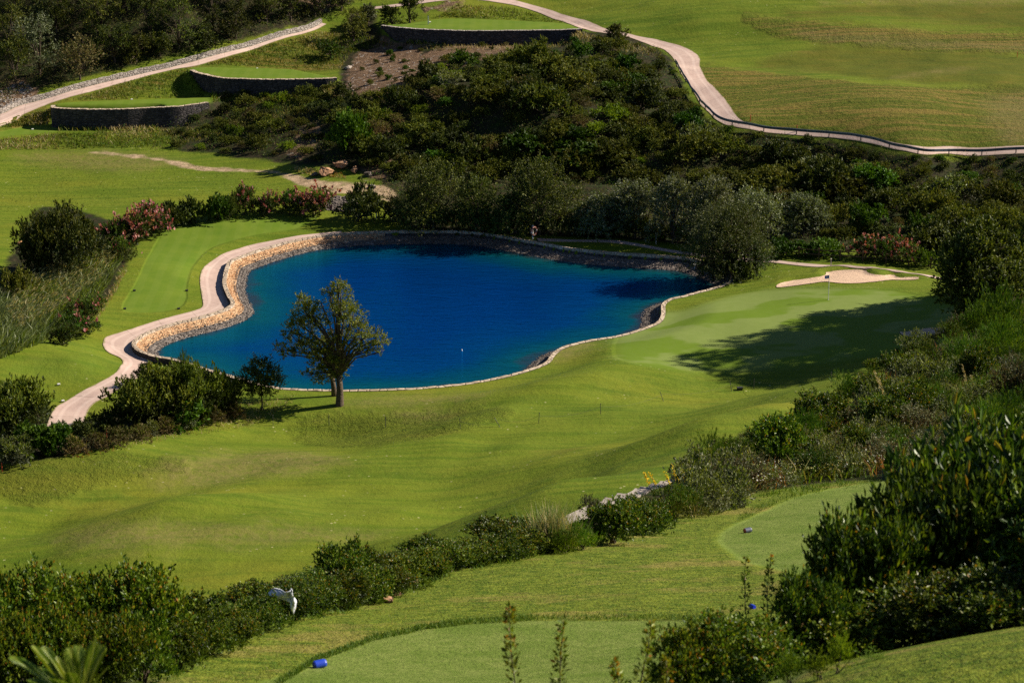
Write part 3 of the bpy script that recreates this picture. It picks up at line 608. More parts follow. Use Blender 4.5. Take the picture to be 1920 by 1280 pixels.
for t, lb, sd in zip(TER, TL, (1, 2, 3)):
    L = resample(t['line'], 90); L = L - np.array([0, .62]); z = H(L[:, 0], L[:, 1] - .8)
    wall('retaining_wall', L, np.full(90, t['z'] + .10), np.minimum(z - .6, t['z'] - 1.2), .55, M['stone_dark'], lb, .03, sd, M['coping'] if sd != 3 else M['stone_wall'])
w = np.array([G1(a, b)[:2] for a, b in UP]); w = resample(catmull(w, 8), 150); hz = H(w[:, 0], w[:, 1])
wall('roadside_wall', w + np.array([0, .1]), hz + .62, hz - .4, .45, M['stone_wall'], 'long pale rough stone wall running uphill beside the terrace path', .06, 7)
# low pale wall showing over the near hedge
q = np.array([PY(a, b, y) for a, b, y in [(1050,998,38.5),(1068,980,39),(1110,960,40),(1180,932,42),(1240,914,44),(1300,893,47)]]); q = resample(catmull(q, 6), 50)
wall('boundary_wall', q[:, :2], q[:, 2], q[:, 2] - 3.0, .28, M['rock_pale'], 'low whitish rock wall half hidden behind the near hedge and yellow spikes', .04, 8)
# ------------------------------------------------------------------ foliage
def unit(v): return v / (np.linalg.norm(v, axis=-1, keepdims=True) + 1e-9)
def leaf_geo(rg, c, out, L, W, up=.25, rand=.7, droop=0.0, fold=.18):
    n = len(c); ax = unit(out + rg.randn(n, 3) * rand + np.array([0, 0, up - droop])); nr = unit(rg.randn(n, 3) + out * .6 + np.array([0, 0, .6]))
    sd_ = unit(np.cross(ax, nr)); nn = np.cross(sd_, ax); l = (L * (.6 + .8 * rg.rand(n)))[:, None]; w = (W * (.7 + .6 * rg.rand(n)))[:, None]
    m = c + ax * l * .5
    return np.stack([c, m + sd_ * w / 2 + nn * w * fold, c + ax * l, m - sd_ * w / 2 + nn * w * fold], 1)
def sprig_points(rg, clumps, n, per=14, slen=.45, low=.5):
    """clumps (k,4) x y z r -> leaf origins and directions, gathered on short twigs"""
    cl = np.asarray(clumps, float); w = cl[:, 3] ** 2; w = w / w.sum(); ns = max(1, n // per)
    k = rg.choice(len(cl), ns, p=w); d = unit(rg.randn(ns, 3)); d[:, 2] = np.where(d[:, 2] < -low, -d[:, 2], d[:, 2])
    rr = cl[k, 3] * (.35 + .6 * rg.rand(ns) ** .6); o = cl[k, :3] + d * rr[:, None] * np.array([1, 1, .9])
    dd = unit(d + rg.randn(ns, 3) * .35 + np.array([0, 0, .35])); sl_ = cl[k, 3] * slen * (.6 + .8 * rg.rand(ns))
    t = rg.rand(ns, per); pts = o[:, None] + dd[:, None] * (t * sl_[:, None])[..., None] + rg.randn(ns, per, 3) * .05 * cl[k, 3][:, None, None]
    return pts.reshape(-1, 3), np.repeat(dd, per, 0)
def quads_mesh(name, V, mats, mi=None):
    n = len(V); me = bpy.data.meshes.new(name); me.from_pydata(V.reshape(-1, 3), [], np.arange(n * 4).reshape(n, 4))
    for m in (mats if isinstance(mats, list) else [mats]): me.materials.append(m)
    if mi is not None: me.polygons.foreach_set('material_index', np.asarray(mi, np.int32))
    me.update(); return me
def append_tubes(me_name, quads, mi, mb, mats):
    """leaf quads plus woody tubes (4 sided faces only) in one mesh"""
    V = quads.reshape(-1, 3); F_ = np.arange(len(V)).reshape(-1, 4); tv = np.array(mb.v) if mb.v else np.zeros((0, 3)); tf = [f for f in mb.f if len(f) == 4]
    if tf: F_ = np.concatenate([F_, np.array(tf) + len(V)]); mi = np.r_[mi, np.full(len(tf), len(mats) - 1)]
    me = bpy.data.meshes.new(me_name); me.from_pydata(np.concatenate([V, tv]), [], F_)
    for m in mats: me.materials.append(m)
    me.polygons.foreach_set('material_index', np.asarray(mi, np.int32)); me.update(); return me
def dome(rg, n, rx, h, r, low=.25):
    c = []
    for i in range(n):
        a = rg.rand() * 6.28; q = math.sqrt(rg.rand()) * .78; z = low + (1 - low) * rg.rand() * math.sqrt(max(0, 1 - q * q)) * .85
        c.append((math.cos(a) * q * rx, math.sin(a) * q * rx, max(r * .6, z * h - r * .35), r * (.75 + .5 * rg.rand())))
    return np.array(c)
PROTO = {}
def bush_proto(key, seed, rx, h, nc, cr, nl, L, W, mats, frac=None, per=12, slen=.45, up=.25, rand=.7, stems=5, variants=3, bark='bark'):
    PROTO[key] = []
    for v in range(variants):
        rg = RS(seed * 10 + v); cl = dome(rg, nc, rx, h, cr); 
        base = np.array([[0, 0, h * .28, min(rx, h * 1.2) * .42]]); cl = np.r_[cl, base]
        p, d = sprig_points(rg, cl, nl, per, slen); p[:, 2] = np.abs(p[:, 2])
        Q = leaf_geo(rg, p, d, L, W, up, rand); mi = np.zeros(len(Q), int)
        if frac:
            tipm = (p[:, 2] > np.percentile(p[:, 2], 55)) & (rg.rand(len(p)) < frac * 2.2); mi[tipm] = 1
        mb = MB()
        for i in range(stems):
            c = cl[rg.randint(len(cl))]; mb.tube([(rg.randn() * .05, rg.randn() * .05, 0), (c[0] * .5, c[1] * .5, c[2] * .6), (c[0], c[1], c[2])], [.022 * h, .014 * h, .006 * h], 5, 0, False)
        me = append_tubes(key, Q, mi, mb, [M[m] for m in mats] + [M[bark]])
        hh = np.percentile(Q[..., 2], 99.3); ww = np.percentile(np.abs(Q[..., 0]), 98.5) * 2
        PROTO[key].append((me, hh, ww, cl))
bush_proto('scrub_dark', 1, 1.2, 1.5, 13, .42, 2600, .17, .075, ['leaf_dark'], variants=4)
bush_proto('scrub', 2, 1.3, 1.3, 15, .38, 2800, .15, .065, ['leaf_scrub'], variants=5)
bush_proto('scrub_green', 3, 1.1, 1.3, 12, .4, 2400, .17, .08, ['leaf_green'], variants=2)
bush_proto('scrub_bright', 4, .9, 1.0, 9, .36, 1900, .14, .05, ['leaf_bright'], variants=2, up=.8)
bush_proto('scrub_grey', 5, 1.3, 1.6, 15, .42, 3000, .17, .07, ['leaf_grey', 'leaf_olive'], .3, variants=3)
bush_proto('scrub_brown', 6, 1.0, 1.0, 10, .36, 2000, .14, .04, ['leaf_brown', 'leaf_scrub'], .25, variants=2, up=.6)
bush_proto('big_leafy', 7, 1.7, 2.2, 26, .46, 9500, .15, .075, ['leaf_dark', 'leaf_olive'], .4, variants=3, per=14, slen=.75, up=.4)
bush_proto('round_dense', 17, 2.6, 2.6, 46, .5, 17000, .15, .06, ['leaf_dark', 'leaf_scrub'], .3, variants=1)
bush_proto('oleander', 8, 1.1, 1.3, 14, .4, 3000, .17, .045, ['leaf_dark', 'leaf_green'], .2, variants=2, up=.6)
bush_proto('heath', 9, .60, .62, 16, .17, 5200, .040, .018, ['leaf_brown', 'leaf_grey'], .35, variants=3, per=18, slen=.9, up=.6, bark='bark_grey')
bush_proto('heath_green', 10, .60, .62, 16, .17, 5600, .048, .018, ['leaf_scrub', 'leaf_green'], .3, variants=3, per=18, slen=.9, up=.6)
bush_proto('silver', 11, .58, .60, 14, .18, 4600, .05, .024, ['leaf_grey', 'leaf_olive'], .25, variants=3, per=16, slen=.8, up=.4)
bush_proto('broom', 12, .6, .8, 16, .16, 6500, .07, .010, ['leaf_bright', 'leaf_green'], .35, variants=2, per=20, slen=1.2, up=1.2, rand=.35)
bush_proto('lentisk', 13, .60, .85, 34, .17, 11500, .048, .026, ['leaf_glossy', 'leaf_tips'], .07, variants=4, per=14, slen=.8, up=.4, stems=9)
bush_proto('lentisk_warm', 14, .60, .80, 34, .17, 11500, .046, .024, ['leaf_glossy', 'leaf_tips'], .10, variants=3, per=14, slen=.8, up=.4, stems=9)
bush_proto('photinia', 15, .80, 1.25, 60, .20, 20000, .072, .032, ['leaf_shiny', 'leaf_tips'], .04, variants=3, per=12, slen=1.0, up=.5, stems=10)
bush_proto('young_green', 16, .22, .45, 9, .07, 1600, .035, .010, ['leaf_bright'], variants=2, per=14, slen=1.5, up=1.3, rand=.4, stems=4)

def place(name, key, loc, sx, sz, label, cat, group=None, rg=random, sink=.06, rz=None, sy=None):
    me = PROTO[key][rg.randrange(len(PROTO[key]))][0]
    o = link(bpy.data.objects.new(name, me)); o.location = (loc[0], loc[1], loc[2] - sink); o.rotation_euler = (0, 0, rg.uniform(0, 6.28) if rz is None else rz); o.scale = (sx, sy or sx, sz)
    return tag(o, label, cat, group)
def place_px(name, key, px, base, top, wpx, label, cat, group=None, rg=random, loc=None, depth=1.0, **k):
    loc = G1(px, base) if loc is None else loc; s = math.sqrt(loc[0] ** 2 + loc[1] ** 2 + (CAMZ - loc[2]) ** 2); ppm = F / s
    v = rg.randrange(len(PROTO[key])); me, hh, ww, cl = PROTO[key][v]
    hm = (base - top) / ppm / .95; wm = wpx / ppm; o = link(bpy.data.objects.new(name, me))
    rot = rg.choice([0, math.pi]) + rg.uniform(-.35, .35)
    o.location = (loc[0], loc[1] + wm * .0, loc[2] - .05 * hm); o.rotation_euler = (0, 0, rot); o.scale = (wm / ww, wm / ww * depth, hm / hh); tag(o, label, cat, group)
    o['_v'] = v; return o, PROTO[key][v], loc
def inpoly(pts, X, Y):
    ins = np.zeros(len(X), bool)
    for (ax, ay), (bx, by) in zip(pts, pts[1:] + pts[:1]):
        if ay != by: ins ^= ((ay > Y) != (by > Y)) & (X < (bx - ax) * (Y - ay) / (by - ay) + ax)
    return ins
def scatter_px(pts, n, seed, spacing=0, cand=None, near=8):
    rg = RS(seed); a = np.array(pts); lo = a.min(0); hi = a.max(0); X = rg.uniform(lo[0], hi[0], cand or n * 6); Y = rg.uniform(lo[1], hi[1], cand or n * 6)
    k = inpoly(pts, X, Y); X = X[k]; Y = Y[k]
    if not spacing: X = X[:n]; Y = Y[:n]; return G(X, Y, near=near), X, Y
    q = G(X, Y, near=near); acc = []; cell = {}
    for i, p in enumerate(q):
        sp = spacing if not callable(spacing) else spacing(X[i], Y[i]); g = (int(p[0] // 4), int(p[1] // 4)); ok = True
        for dx in (-1, 0, 1):
            for dy in (-1, 0, 1):
                for j in cell.get((g[0] + dx, g[1] + dy), []):
                    if (q[j][0] - p[0]) ** 2 + (q[j][1] - p[1]) ** 2 < sp * sp: ok = False; break
                if not ok: break
            if not ok: break
        if ok:
            acc.append(i); cell.setdefault(g, []).append(i)
            if len(acc) >= n: break
    return q[acc], X[acc], Y[acc]

# ---- blades (grass, reeds)
def blades(name, P_, h, w, mats, seed, lean=(0, 0), spread=.25, mi=None, kind='stuff', parent=None, curve=.3):
    rg = RS(seed); n = len(P_); h = np.broadcast_to(h, n) * (.6 + .7 * rg.rand(n)); a = rg.rand(n) * 6.28; side = np.stack([np.cos(a), np.sin(a), np.zeros(n)], 1) * (np.broadcast_to(w, n) * .5)[:, None]
    dr = np.stack([lean[0] + rg.randn(n) * spread, lean[1] + rg.randn(n) * spread, np.ones(n)], 1); dr = unit(dr); cv = unit(np.stack([dr[:, 0] + rg.randn(n) * .2, dr[:, 1] + rg.randn(n) * .2, np.zeros(n)], 1)) * curve
    b = P_ - np.array([0, 0, .03]); m = b + dr * (h * .55)[:, None]; t = b + dr * h[:, None] + cv * (h * .5)[:, None] - np.array([0, 0, 1]) * (h * curve * .25)[:, None]
    V = np.stack([b - side, b + side, m + side * .8, m - side * .8, t + side * .08, t - side * .08], 1).reshape(-1, 3)
    i = np.arange(n) * 6; F_ = np.stack([np.stack([i, i + 1, i + 2, i + 3], 1), np.stack([i + 3, i + 2, i + 4, i + 5], 1)], 1).reshape(-1, 4)
    mats = mats if isinstance(mats, list) else [mats]; sc_ = 9 if h.mean() < .12 else .8
    if mi is None: mi = np.clip(((vnoise(P_[:, 0] * sc_ * .25, P_[:, 1] * sc_ * .2, 55) * 1.5 + .5 + rg.randn(n) * .22) * len(mats)).astype(int), 0, len(mats) - 1)
    o = mesh(name, V, F_, [M[m] for m in mats], parent, False, np.repeat(mi, 2)); 
    if kind: tag(o, kind=kind)
    return o

# ---- trees
def tree(name, px, base, clumps, tr, nl, L, W, mats, label, cat, seed, group=None, frac=.3, loc=None, bark='bark', lean=(0, 0), split=.45, droop=0, up=.3, per=14, slen=.55, extra=None, trunk_h=None):
    """clumps in photo pixels relative to the foot of the trunk: (dx right, dy up, depth in m, radius px)"""
    loc = G1(px, base) if loc is None else loc; s = math.sqrt(loc[0] ** 2 + loc[1] ** 2 + (CAMZ - loc[2]) ** 2); ppm = F / s; rg = RS(seed)
    cl = np.array([(a / ppm, d, b / ppm / .955 + d * .28, r / ppm) for a, b, d, r in clumps]); root = empty(name, loc); tag(root, label, cat, group)
    p, d = sprig_points(rg, cl, nl, per, slen, .75); k = p[:, 2] > .15; p = p[k]; d = d[k]
    Q = leaf_geo(rg, p, d, L, W, up, .7, droop); mi = (rg.rand(len(Q)) < frac).astype(int)
    cr = link(bpy.data.objects.new('crown', quads_mesh('crown', Q, [M[m] for m in mats], mi))); cr.parent = root
    mb = MB(); zt = trunk_h or cl[:, 2].min() * .9 + .2; top = np.array([lean[0] * zt, lean[1] * zt, zt])
    mb.tube([(0, 0, -.3), (0, 0, .0), tuple(top * .5 + np.array([.04, 0, 0])), tuple(top)], [tr * 1.5, tr * 1.15, tr * .9, tr * .75], 10)
    for c in cl:
        v = c[:3] - top; mid = top + v * .5 + np.array([v[0] * -.1, v[1] * -.1, np.linalg.norm(v) * .12]); r0 = tr * .5 * min(1, c[3] / cl[:, 3].max() + .2)
        mb.tube([tuple(top - np.array([0, 0, .1])), tuple(mid), tuple(c[:3] + np.array([0, 0, -.1 * c[3]])), tuple(c[:3] + unit(v) * c[3] * .5)], [r0, r0 * .65, r0 * .35, r0 * .12], 6)
        for _ in range(4):
            e = c[:3] + unit(rg.randn(3) + np.array([0, 0, .3])) * c[3] * .85; mb.tube([tuple(mid * .4 + c[:3] * .6), tuple(e)], [r0 * .28, r0 * .08], 4)
    t = mb.build('trunk', [M[bark]], root, True); return root
def dome_clumps(rg, w, h, n, r, depth=2.0):
    out = []
    for i in range(n):
        t = rg.rand() ** .8; q = math.sqrt(max(0.05, 1 - t ** 2.6)); hh = r * .55 + t * (h - r * 1.4); u = rg.rand() * 6.28; e = rg.rand() ** .45
        out.append((math.cos(u) * e * q * (w / 2 - r * .6), hh, math.sin(u) * e * q * depth, r * (.7 + .55 * rg.rand())))
    return out
def round_clumps(rg, w, h0, h1, n, r, depth=2.0):
    """clumps filling an oval crown of width w px between heights h0 and h1 px"""
    out = []
    for i in range(n):
        u = rg.rand() * 6.28; q = rg.rand() ** .5 * .8; hh = (h0 + h1) / 2 + math.sin(u) * q * (h1 - h0) / 2; out.append((math.cos(u) * q * w / 2, hh, (rg.rand() - .5) * 2 * depth * math.sqrt(max(0, 1 - q * q)), r * (.75 + .5 * rg.rand())))
    return out
random.seed(5); RR = random.Random(17)
# ================================================================== trees
tree('waterside_tree', 637, 759, [(-62,174,.2,16),(-76,158,-.3,13),(-50,160,.3,18),(-66,190,.1,11),(-88,140,0,13),(-80,120,.2,14),(-108,104,0,10),(-94,94,.1,11),(-60,138,.4,18),(-52,112,-.3,17),(-72,98,.3,12),(-30,186,.3,9),(-32,150,.2,13),(2,220,0,12),(-14,208,.1,10),(6,198,.2,18),(14,176,-.4,19),(26,158,.2,19),(-4,172,.5,14),(38,138,-.3,17),(52,126,.2,15),(70,124,0,13),(84,118,.1,10),(66,106,0,10),(80,98,.1,7),
      (-32,92,-.3,16),(-42,70,.2,13),(-12,112,.5,16),(16,122,.3,17),(26,96,.3,14),(44,104,-.2,11),(-60,56,0,9),(-28,62,-.1,13),(-10,76,-.3,14),(10,80,.1,13),(-38,44,.2,9),(-12,50,.2,11),(0,58,.3,10)],
     .30, 21000, .16, .08, ['leaf_olive', 'leaf_gold'], 'tall spreading tree with a thick bare trunk on the near bank of the pond', 'tree', 21, frac=.33, trunk_h=2.5, slen=.85, bark='bark', up=.1)
# lopped second trunk beside it
lc = G1(627, 742); r_ = empty('lopped_tree', lc); tag(r_, 'dark leaning trunk behind the tall waterside tree with a small leafy top', 'tree')
mb = MB(); mb.tube([(0,0,-.3),(-.05,0,.8),(-.25,.05,2.2),(-.9,.1,3.2)], [.26,.21,.17,.1], 9); mb.tube([(-.15,0,1.9),(.6,-.1,3.0),(1.1,-.1,3.4)], [.14,.09,.05], 7); mb.build('trunk', [M['bark']], r_, True)
rg = RS(31); p, d_ = sprig_points(rg, [(-1.2,.1,3.5,.6),(-.8,.3,4.2,.7),(-.2,.2,4.0,.6),(-1.7,0,3.2,.5)], 1500, 12, .6); cr = link(bpy.data.objects.new('crown', quads_mesh('crown', leaf_geo(rg, p, d_, .16, .08), M['leaf_olive']))); cr.parent = r_
tree('small_tree', 491, 768, [(-20,60,0,18),(0,72,.3,20),(20,62,0,18),(-28,45,-.2,14),(28,48,.2,15),(0,48,-.4,20),(-12,36,0,13),(14,36,0,13),(-8,84,0,9),(10,82,.1,9)], .07, 9500, .14, .075, ['leaf_dark', 'leaf_olive'],
     'small round tree with a thin straight trunk left of the life ring stand', 'tree', 22, frac=.35, trunk_h=1.2, slen=.7)
G_ = 'dark leafy trees along the far shore of the pond'
def rtree(name, px, base, w, top, label, seed, group=None, mats=('leaf_dark', 'leaf_olive'), frac=.2, n=22, r=None, nl=9000, low=.0, tr=.14, L=.22, W=.10, depth=2.2, **k):
    rg = RS(seed); h = base - top; r = r or w * .17
    return tree(name, px, base, dome_clumps(rg, w, h, n, r, depth) if low < .1 else round_clumps(rg, w - r, h * low + r * .7, h - r * .7, n, r, depth), tr, nl, L, W, list(mats), label, 'tree', seed, group, frac=frac, trunk_h=k.pop('trunk_h', .9), slen=k.pop('slen', .65), **k)
rtree('shore_tree', 812, 432, 185, 310, 'broad dark tree at the left end of the far shore', 41, G_, nl=17000, n=34)
rtree('shore_tree', 892, 434, 110, 332, 'dark tree between the broad one and the tall round one, far shore', 42, G_, nl=9000)
rtree('shore_tree', 1012, 440, 180, 308, 'tall round dark green tree behind the red life ring on the far shore', 43, G_, nl=17000, n=32)
rtree('shore_tree', 950, 438, 90, 365, 'short dark tree tucked left of the tall round one on the far shore', 44, G_, nl=6000, n=14)
O_ = 'grey green olive trees beyond the shore path'
for i, (px, b, w, t, lb) in enumerate([(1120,442,90,362,'leftmost grey green olive beyond the shore path'),(1190,446,110,345,'silvery olive with pale lumpy crown above the strip of lawn by the pond'),(1262,456,100,338,'taller silvery olive left of the big dark tree by the pond'),
        (1330,462,120,345,'grey olive rising behind the big dark tree at the pond corner'),(1420,452,130,350,'wide grey olive right of the big dark tree'),(1505,440,110,372,'grey green olive with pale streaks above the end of the oleander hedge'),(1160,440,60,372,'small silvery olive between the two leftmost olives')]):
    rtree('olive_tree', px, b, w, t, lb, 60 + i, O_, ('leaf_silver', 'leaf_olive'), .3, 22, nl=12000, low=.0, trunk_h=.5)
rtree('corner_tree', 1368, 522, 190, 392, 'big dark rounded tree overhanging the right corner of the pond', 51, None, ('leaf_dark', 'leaf_grey'), .22, 44, 27, 32000, .0, .3, .17, .08, 3.2)
place_px('base_bush', 'scrub_dark', 1348, 522, 474, 74, 'dark bush filling the left foot of the big corner tree', 'bush', None, RR); place_px('base_bush', 'scrub_dark', 1385, 524, 476, 70, 'dark bush filling the right foot of the big corner tree', 'bush', None, RR)
rtree('leafy_bush', 1418, 518, 74, 455, 'grey green leafy bush at the foot of the big corner tree beside the green', 52, None, ('leaf_grey', 'leaf_green'), .35, 12, 15, 4200, 0, .08, .2, .07, 1.5, trunk_h=.4)
rtree('greenside_tree', 1835, 610, 200, 440, 'large dark tree right of the putting green hanging over the small bunker', 53, None, ('leaf_dark', 'leaf_olive'), .22, 46, 26, 30000, .0, .3, .18, .09, 3.5)
rtree('greenside_tree', 1930, 560, 150, 420, 'dark tree at the right edge behind the large greenside tree', 54, None, ('leaf_dark', 'leaf_olive'), .15, 20, 24, 9000, .05, .25)
# tall trees out of the frame on the right that throw the long shadow over the green
for i, (x, y, h_, w) in enumerate([(52, 201, 24, 5), (53, 204, 20, 6), (51, 207, 15, 6), (52, 210, 11, 6), (54, 198, 22, 5), (57, 204, 23, 6), (50, 202, 14, 5)]):
    z = float(H(np.array([x]), np.array([y]))[0]); pp = F / math.sqrt(x * x + y * y + (62 - z) ** 2)
    rg = RS(80 + i); tree('tall_tree', 0, 0, [(a * 1, b, c, d) for a, b, c, d in round_clumps(rg, w * pp, 3.0 * pp, h_ * pp, 30, 1.4 * pp, w * .45)], .3, 22000, .34, .16, ['leaf_dark'], 'tall dark tree beyond the right side of the green', 'tree', 80 + i, 'tall trees to the right of the green', frac=0, loc=np.array([x, y, z]), trunk_h=2.5)
# upper left wood
W_ = 'trees on the shaded slope above the stone wall'
UL = [(20,110,80,20,'leaf_scrub'),(75,140,100,28,'leaf_grey'),(150,150,90,70,'leaf_brown'),(30,165,70,70,'leaf_dark'),(105,60,90,-30,'leaf_dark'),(215,118,80,40,'leaf_dark'),(335,92,105,-30,'leaf_olive'),(442,72,62,10,'leaf_dark'),(280,70,70,-20,'leaf_dark'),(400,60,60,-30,'leaf_dark'),
      (190,60,90,-50,'leaf_scrub'),(500,45,70,-20,'leaf_dark'),(545,40,60,-25,'leaf_scrub'),(590,30,60,-30,'leaf_dark'),(20,40,90,-50,'leaf_dark'),(255,118,60,70,'leaf_scrub'),(300,105,50,60,'leaf_dark'),(385,92,44,50,'leaf_dark'),(350,20,90,-60,'leaf_dark'),(450,20,90,-60,'leaf_dark'),(640,20,70,-40,'leaf_dark'),(230,20,90,-60,'leaf_dark'),(120,20,90,-60,'leaf_dark')]
UN = ['grey brown rounded tree at the left edge above the stone wall','big grey green domed tree above the left end of the stone wall','rusty brown leafless bush right of the grey domed tree','low dark tree just above the gravel bank by the stone wall','dark tree behind the grey domed tree','dark scraggy tree with twigs above the left half of the wall','bright olive lobed tree above the middle of the stone wall','thin young tree with open twigs above the wall','dark tree left of the bright olive lobed tree','dark tree right of the bright olive lobed tree',
      'scrubby tree at the top between the domed tree and the olive one','dark tree above the right end of the stone wall','scrubby tree near where the wall ends','dark tree where the stone wall meets the spur path','dark tree at the top left corner','low scrubby bush close behind the wall below the bright olive tree','low dark bush behind the middle of the wall','low dark bush right of the bright olive tree','dark tree at the top behind the bright olive tree','dark tree at the top behind the thin young tree','dark tree left of the spur path at the top','dark tree at the top between the scrubby ones','dark tree at the top behind the domed one']
for i, ((px, b, w, t, m), lb) in enumerate(zip(UL, UN)):
    rtree('slope_tree', px, b, w, t, lb, 100 + i, W_, (m, 'leaf_dark' if m != 'leaf_dark' else 'leaf_scrub'), .3, 13, nl=4200, low=.02, trunk_h=.7, L=.22, W=.10, depth=1.8)
T2_ = 'dark trees between the terraces and the spur path'
for i, (px, b, w, t, m, lb) in enumerate([(662,78,70,14,'leaf_scrub','dark bushy tree left of the topmost tee wall'),(768,44,52,-4,'leaf_dark','dark tree at the left end of the topmost tee'),(735,52,44,12,'leaf_dark','low dark tree against the left end of the topmost wall'),(690,50,44,14,'leaf_grey','pale twiggy bush below the spur path'),(1158,74,50,52,'leaf_dark','small dark bush right beside the path above the scrub hill'),(620,110,60,75,'leaf_green','green bush at the right end of the middle tee wall')]):
    rtree('terrace_tree', px, b, w, t, lb, 140 + i, T2_, (m, 'leaf_scrub'), .3, 11, nl=3000, low=0, trunk_h=.5, depth=1.5)
# ================================================================== planting near the pond
def olea(px, base, top, w, label, pink=260, group='oleander bushes with pink flowers', seed=0, depth=1.1):
    rr = random.Random(seed + px); o, (me, hh, ww, cl), loc = place_px('oleander_bush', 'oleander', px, base, top, w, label, 'bush', group, rr, depth=depth)
    rg = RS(seed + int(px)); p, d_ = sprig_points(rg, cl[:-1], pink, 7, .75); k = (p[:, 2] > hh * .25); p = p[k]; d_ = d_[k]
    b = link(bpy.data.objects.new('blossom', quads_mesh('blossom', leaf_geo(rg, p + d_ * .08, d_, .15, .13, .4, .9), M['petal_pink']))); b.parent = o; b['kind'] = 'stuff'
    return o
OL = [(214,452,412,50,'oleander with a few pink flowers beside the grey marker post',120),(250,448,396,60,'oleander thick with pink flowers at the bend of the left tee',420),(284,436,388,56,'oleander covered in pink flowers just right of the marker post',460),(228,482,448,44,'dark oleander with a few red flowers below the marker post',60),
      (545,396,360,54,'oleander with red flowers behind the far end of the left tee',200),(590,397,352,60,'oleander with bright red flowers near the sandy track',420),(500,397,362,46,'dark oleander with sparse flowers behind the left tee',120),(455,398,352,40,'oleander with a few pink flowers in the middle of the hedge',160),
      (165,590,552,60,'dark oleander in front of the reeds halfway down the bank',60),(150,622,590,56,'oleander with faint pink flowers low on the reed bank',120),(120,640,605,40,'small dark bush at the foot of the reeds',10),
      (1625,478,446,62,'oleander with pink flowers behind the long bunker',300),(1690,484,448,60,'oleander with pink flowers behind the right end of the long bunker',300),(1655,484,456,44,'dark oleander between the two flowering ones behind the bunker',60)]
for i, (px, b, t, w, lb, pk) in enumerate(OL): olea(px, b + 5, t - 4, w * 1.25, lb, int(pk * 1.3), seed=i)
HB = 'clipped bushes between the oleanders and the wooden fence'
for i, (px, b, t, w, key, lb) in enumerate([(330,418,382,44,'scrub_dark','dark hedge bush right of the pinkest oleander'),(366,412,372,46,'scrub_dark','dark upright hedge bush behind the left tee'),(405,406,366,46,'scrub_green','green hedge bush behind the left tee'),(430,404,366,34,'scrub_dark','dark hedge bush left of the sparse oleander'),
      (462,380,352,30,'scrub_dark','small dark shrub standing above the hedge'),(668,410,348,60,'scrub_dark','round dark bush left of the white fence posts'),(705,388,362,36,'scrub_dark','small dark bush behind the white fence posts'),(738,410,376,50,'scrub_dark','dark bush right of the white fence posts'),
      (315,425,390,30,'scrub_dark','narrow dark bush beside the pinkest oleander')]):
    place_px('hedge_bush', key, px, b + 5, t - 4, w * 1.3, lb, 'bush', 'bushes in the hedge behind the left tee', RR)
place_px('round_bush', 'round_dense', 112, 512, 386, 150, 'large dark rounded bush at the head of the reed bank on the left', 'bush', None, RR)
place_px('low_bush', 'scrub_dark', 70, 520, 440, 60, 'dark low bush hugging the left flank of the large rounded bush', 'bush', None, RR); place_px('low_bush', 'scrub', 30, 560, 500, 70, 'olive rounded bush at the left edge above the reeds', 'bush', None, RR)
# leafy bushes between path and fairway, lower left
LB = 'leafy shrubs between the cart path and the fairway'
for i, (px, b, t, w, key, lb) in enumerate([(250,800,708,100,'big_leafy','dark leafy shrub nearest the end of the cart path'),(300,800,690,120,'big_leafy','tall dark shrub with shoots over the path and stone wall'),(368,788,672,96,'big_leafy','tallest dark leafy shrub in front of the water'),(418,772,694,66,'big_leafy','rounded dark shrub left of the small tree'),(340,802,745,90,'scrub_green','bright green low shrub in front of the dark ones'),
      (345,730,655,34,'oleander','thin upright shoots of shrub against the blue water'),(270,720,680,46,'oleander','thin shoot of shrub overhanging the bend of the cart path'),(195,812,770,60,'scrub_dark','low dark shrub below the end of the cart path'),(150,824,785,70,'scrub_dark','low dark shrub right at the foot of the cart path'),
      (30,830,712,120,'big_leafy','big dark shrub at the left edge below the lower green'),(0,800,705,90,'big_leafy','dark shrub cut off by the left edge of the picture'),(70,850,790,90,'scrub_green','green shrub below the big dark one at the left edge'),(110,850,800,70,'scrub_green','green shrub beside the small white flowers'),(25,872,815,70,'scrub_grey','grey reedy shrub at the left edge by the red stake'),
      (70,790,738,40,'oleander','shoot of dark shrub left of the cart path end')]):
    place_px('leafy_shrub', key, px, b, t, w, lb, 'shrub', LB, RR)
for i, (px, b, w, key) in enumerate([(185,842,50,'scrub_brown'),(225,836,50,'scrub_brown'),(262,826,44,'scrub_brown'),(310,812,50,'scrub_brown'),(350,806,40,'scrub_grey'),(400,792,44,'scrub_brown'),(280,822,36,'scrub_grey'),(440,784,40,'scrub_brown'),(140,850,44,'scrub_brown')]):
    place_px('dry_shrub', key, px, b, b - 34, w, ['dry brownish shrub at the edge of the fairway in front of the leafy shrubs', 'pale grey shrub at the edge of the fairway in front of the leafy shrubs'][key == 'scrub_grey'], 'shrub', 'dry shrubs in ' + ('brown' if key != 'scrub_grey' else 'grey') + ' along the fairway edge', RR)
for i, (px, b, t, w, lb) in enumerate([(1480,478,448,70,'green hedge shrub right of the big corner tree'),(1515,478,454,50,'yellow green hedge shrub left of the long bunker'),(1560,480,452,70,'green hedge shrub above the flagstick'),(1740,500,470,50,'bright green shrub right of the flowering oleanders'),(1715,498,474,40,'small bright green shrub by the flowering oleanders')]):
    place_px('path_shrub', 'scrub_green' if i < 3 else 'scrub_bright', px, b, t, w, lb, 'shrub', 'shrubs lining the path behind the long bunker', RR)
tree_g = place_px('dry_grass_clump', 'scrub_bright', 1235, 452, 432, 46, 'yellow green grassy clump lit among the dark trees behind the pond', 'grass clump', None, RR)

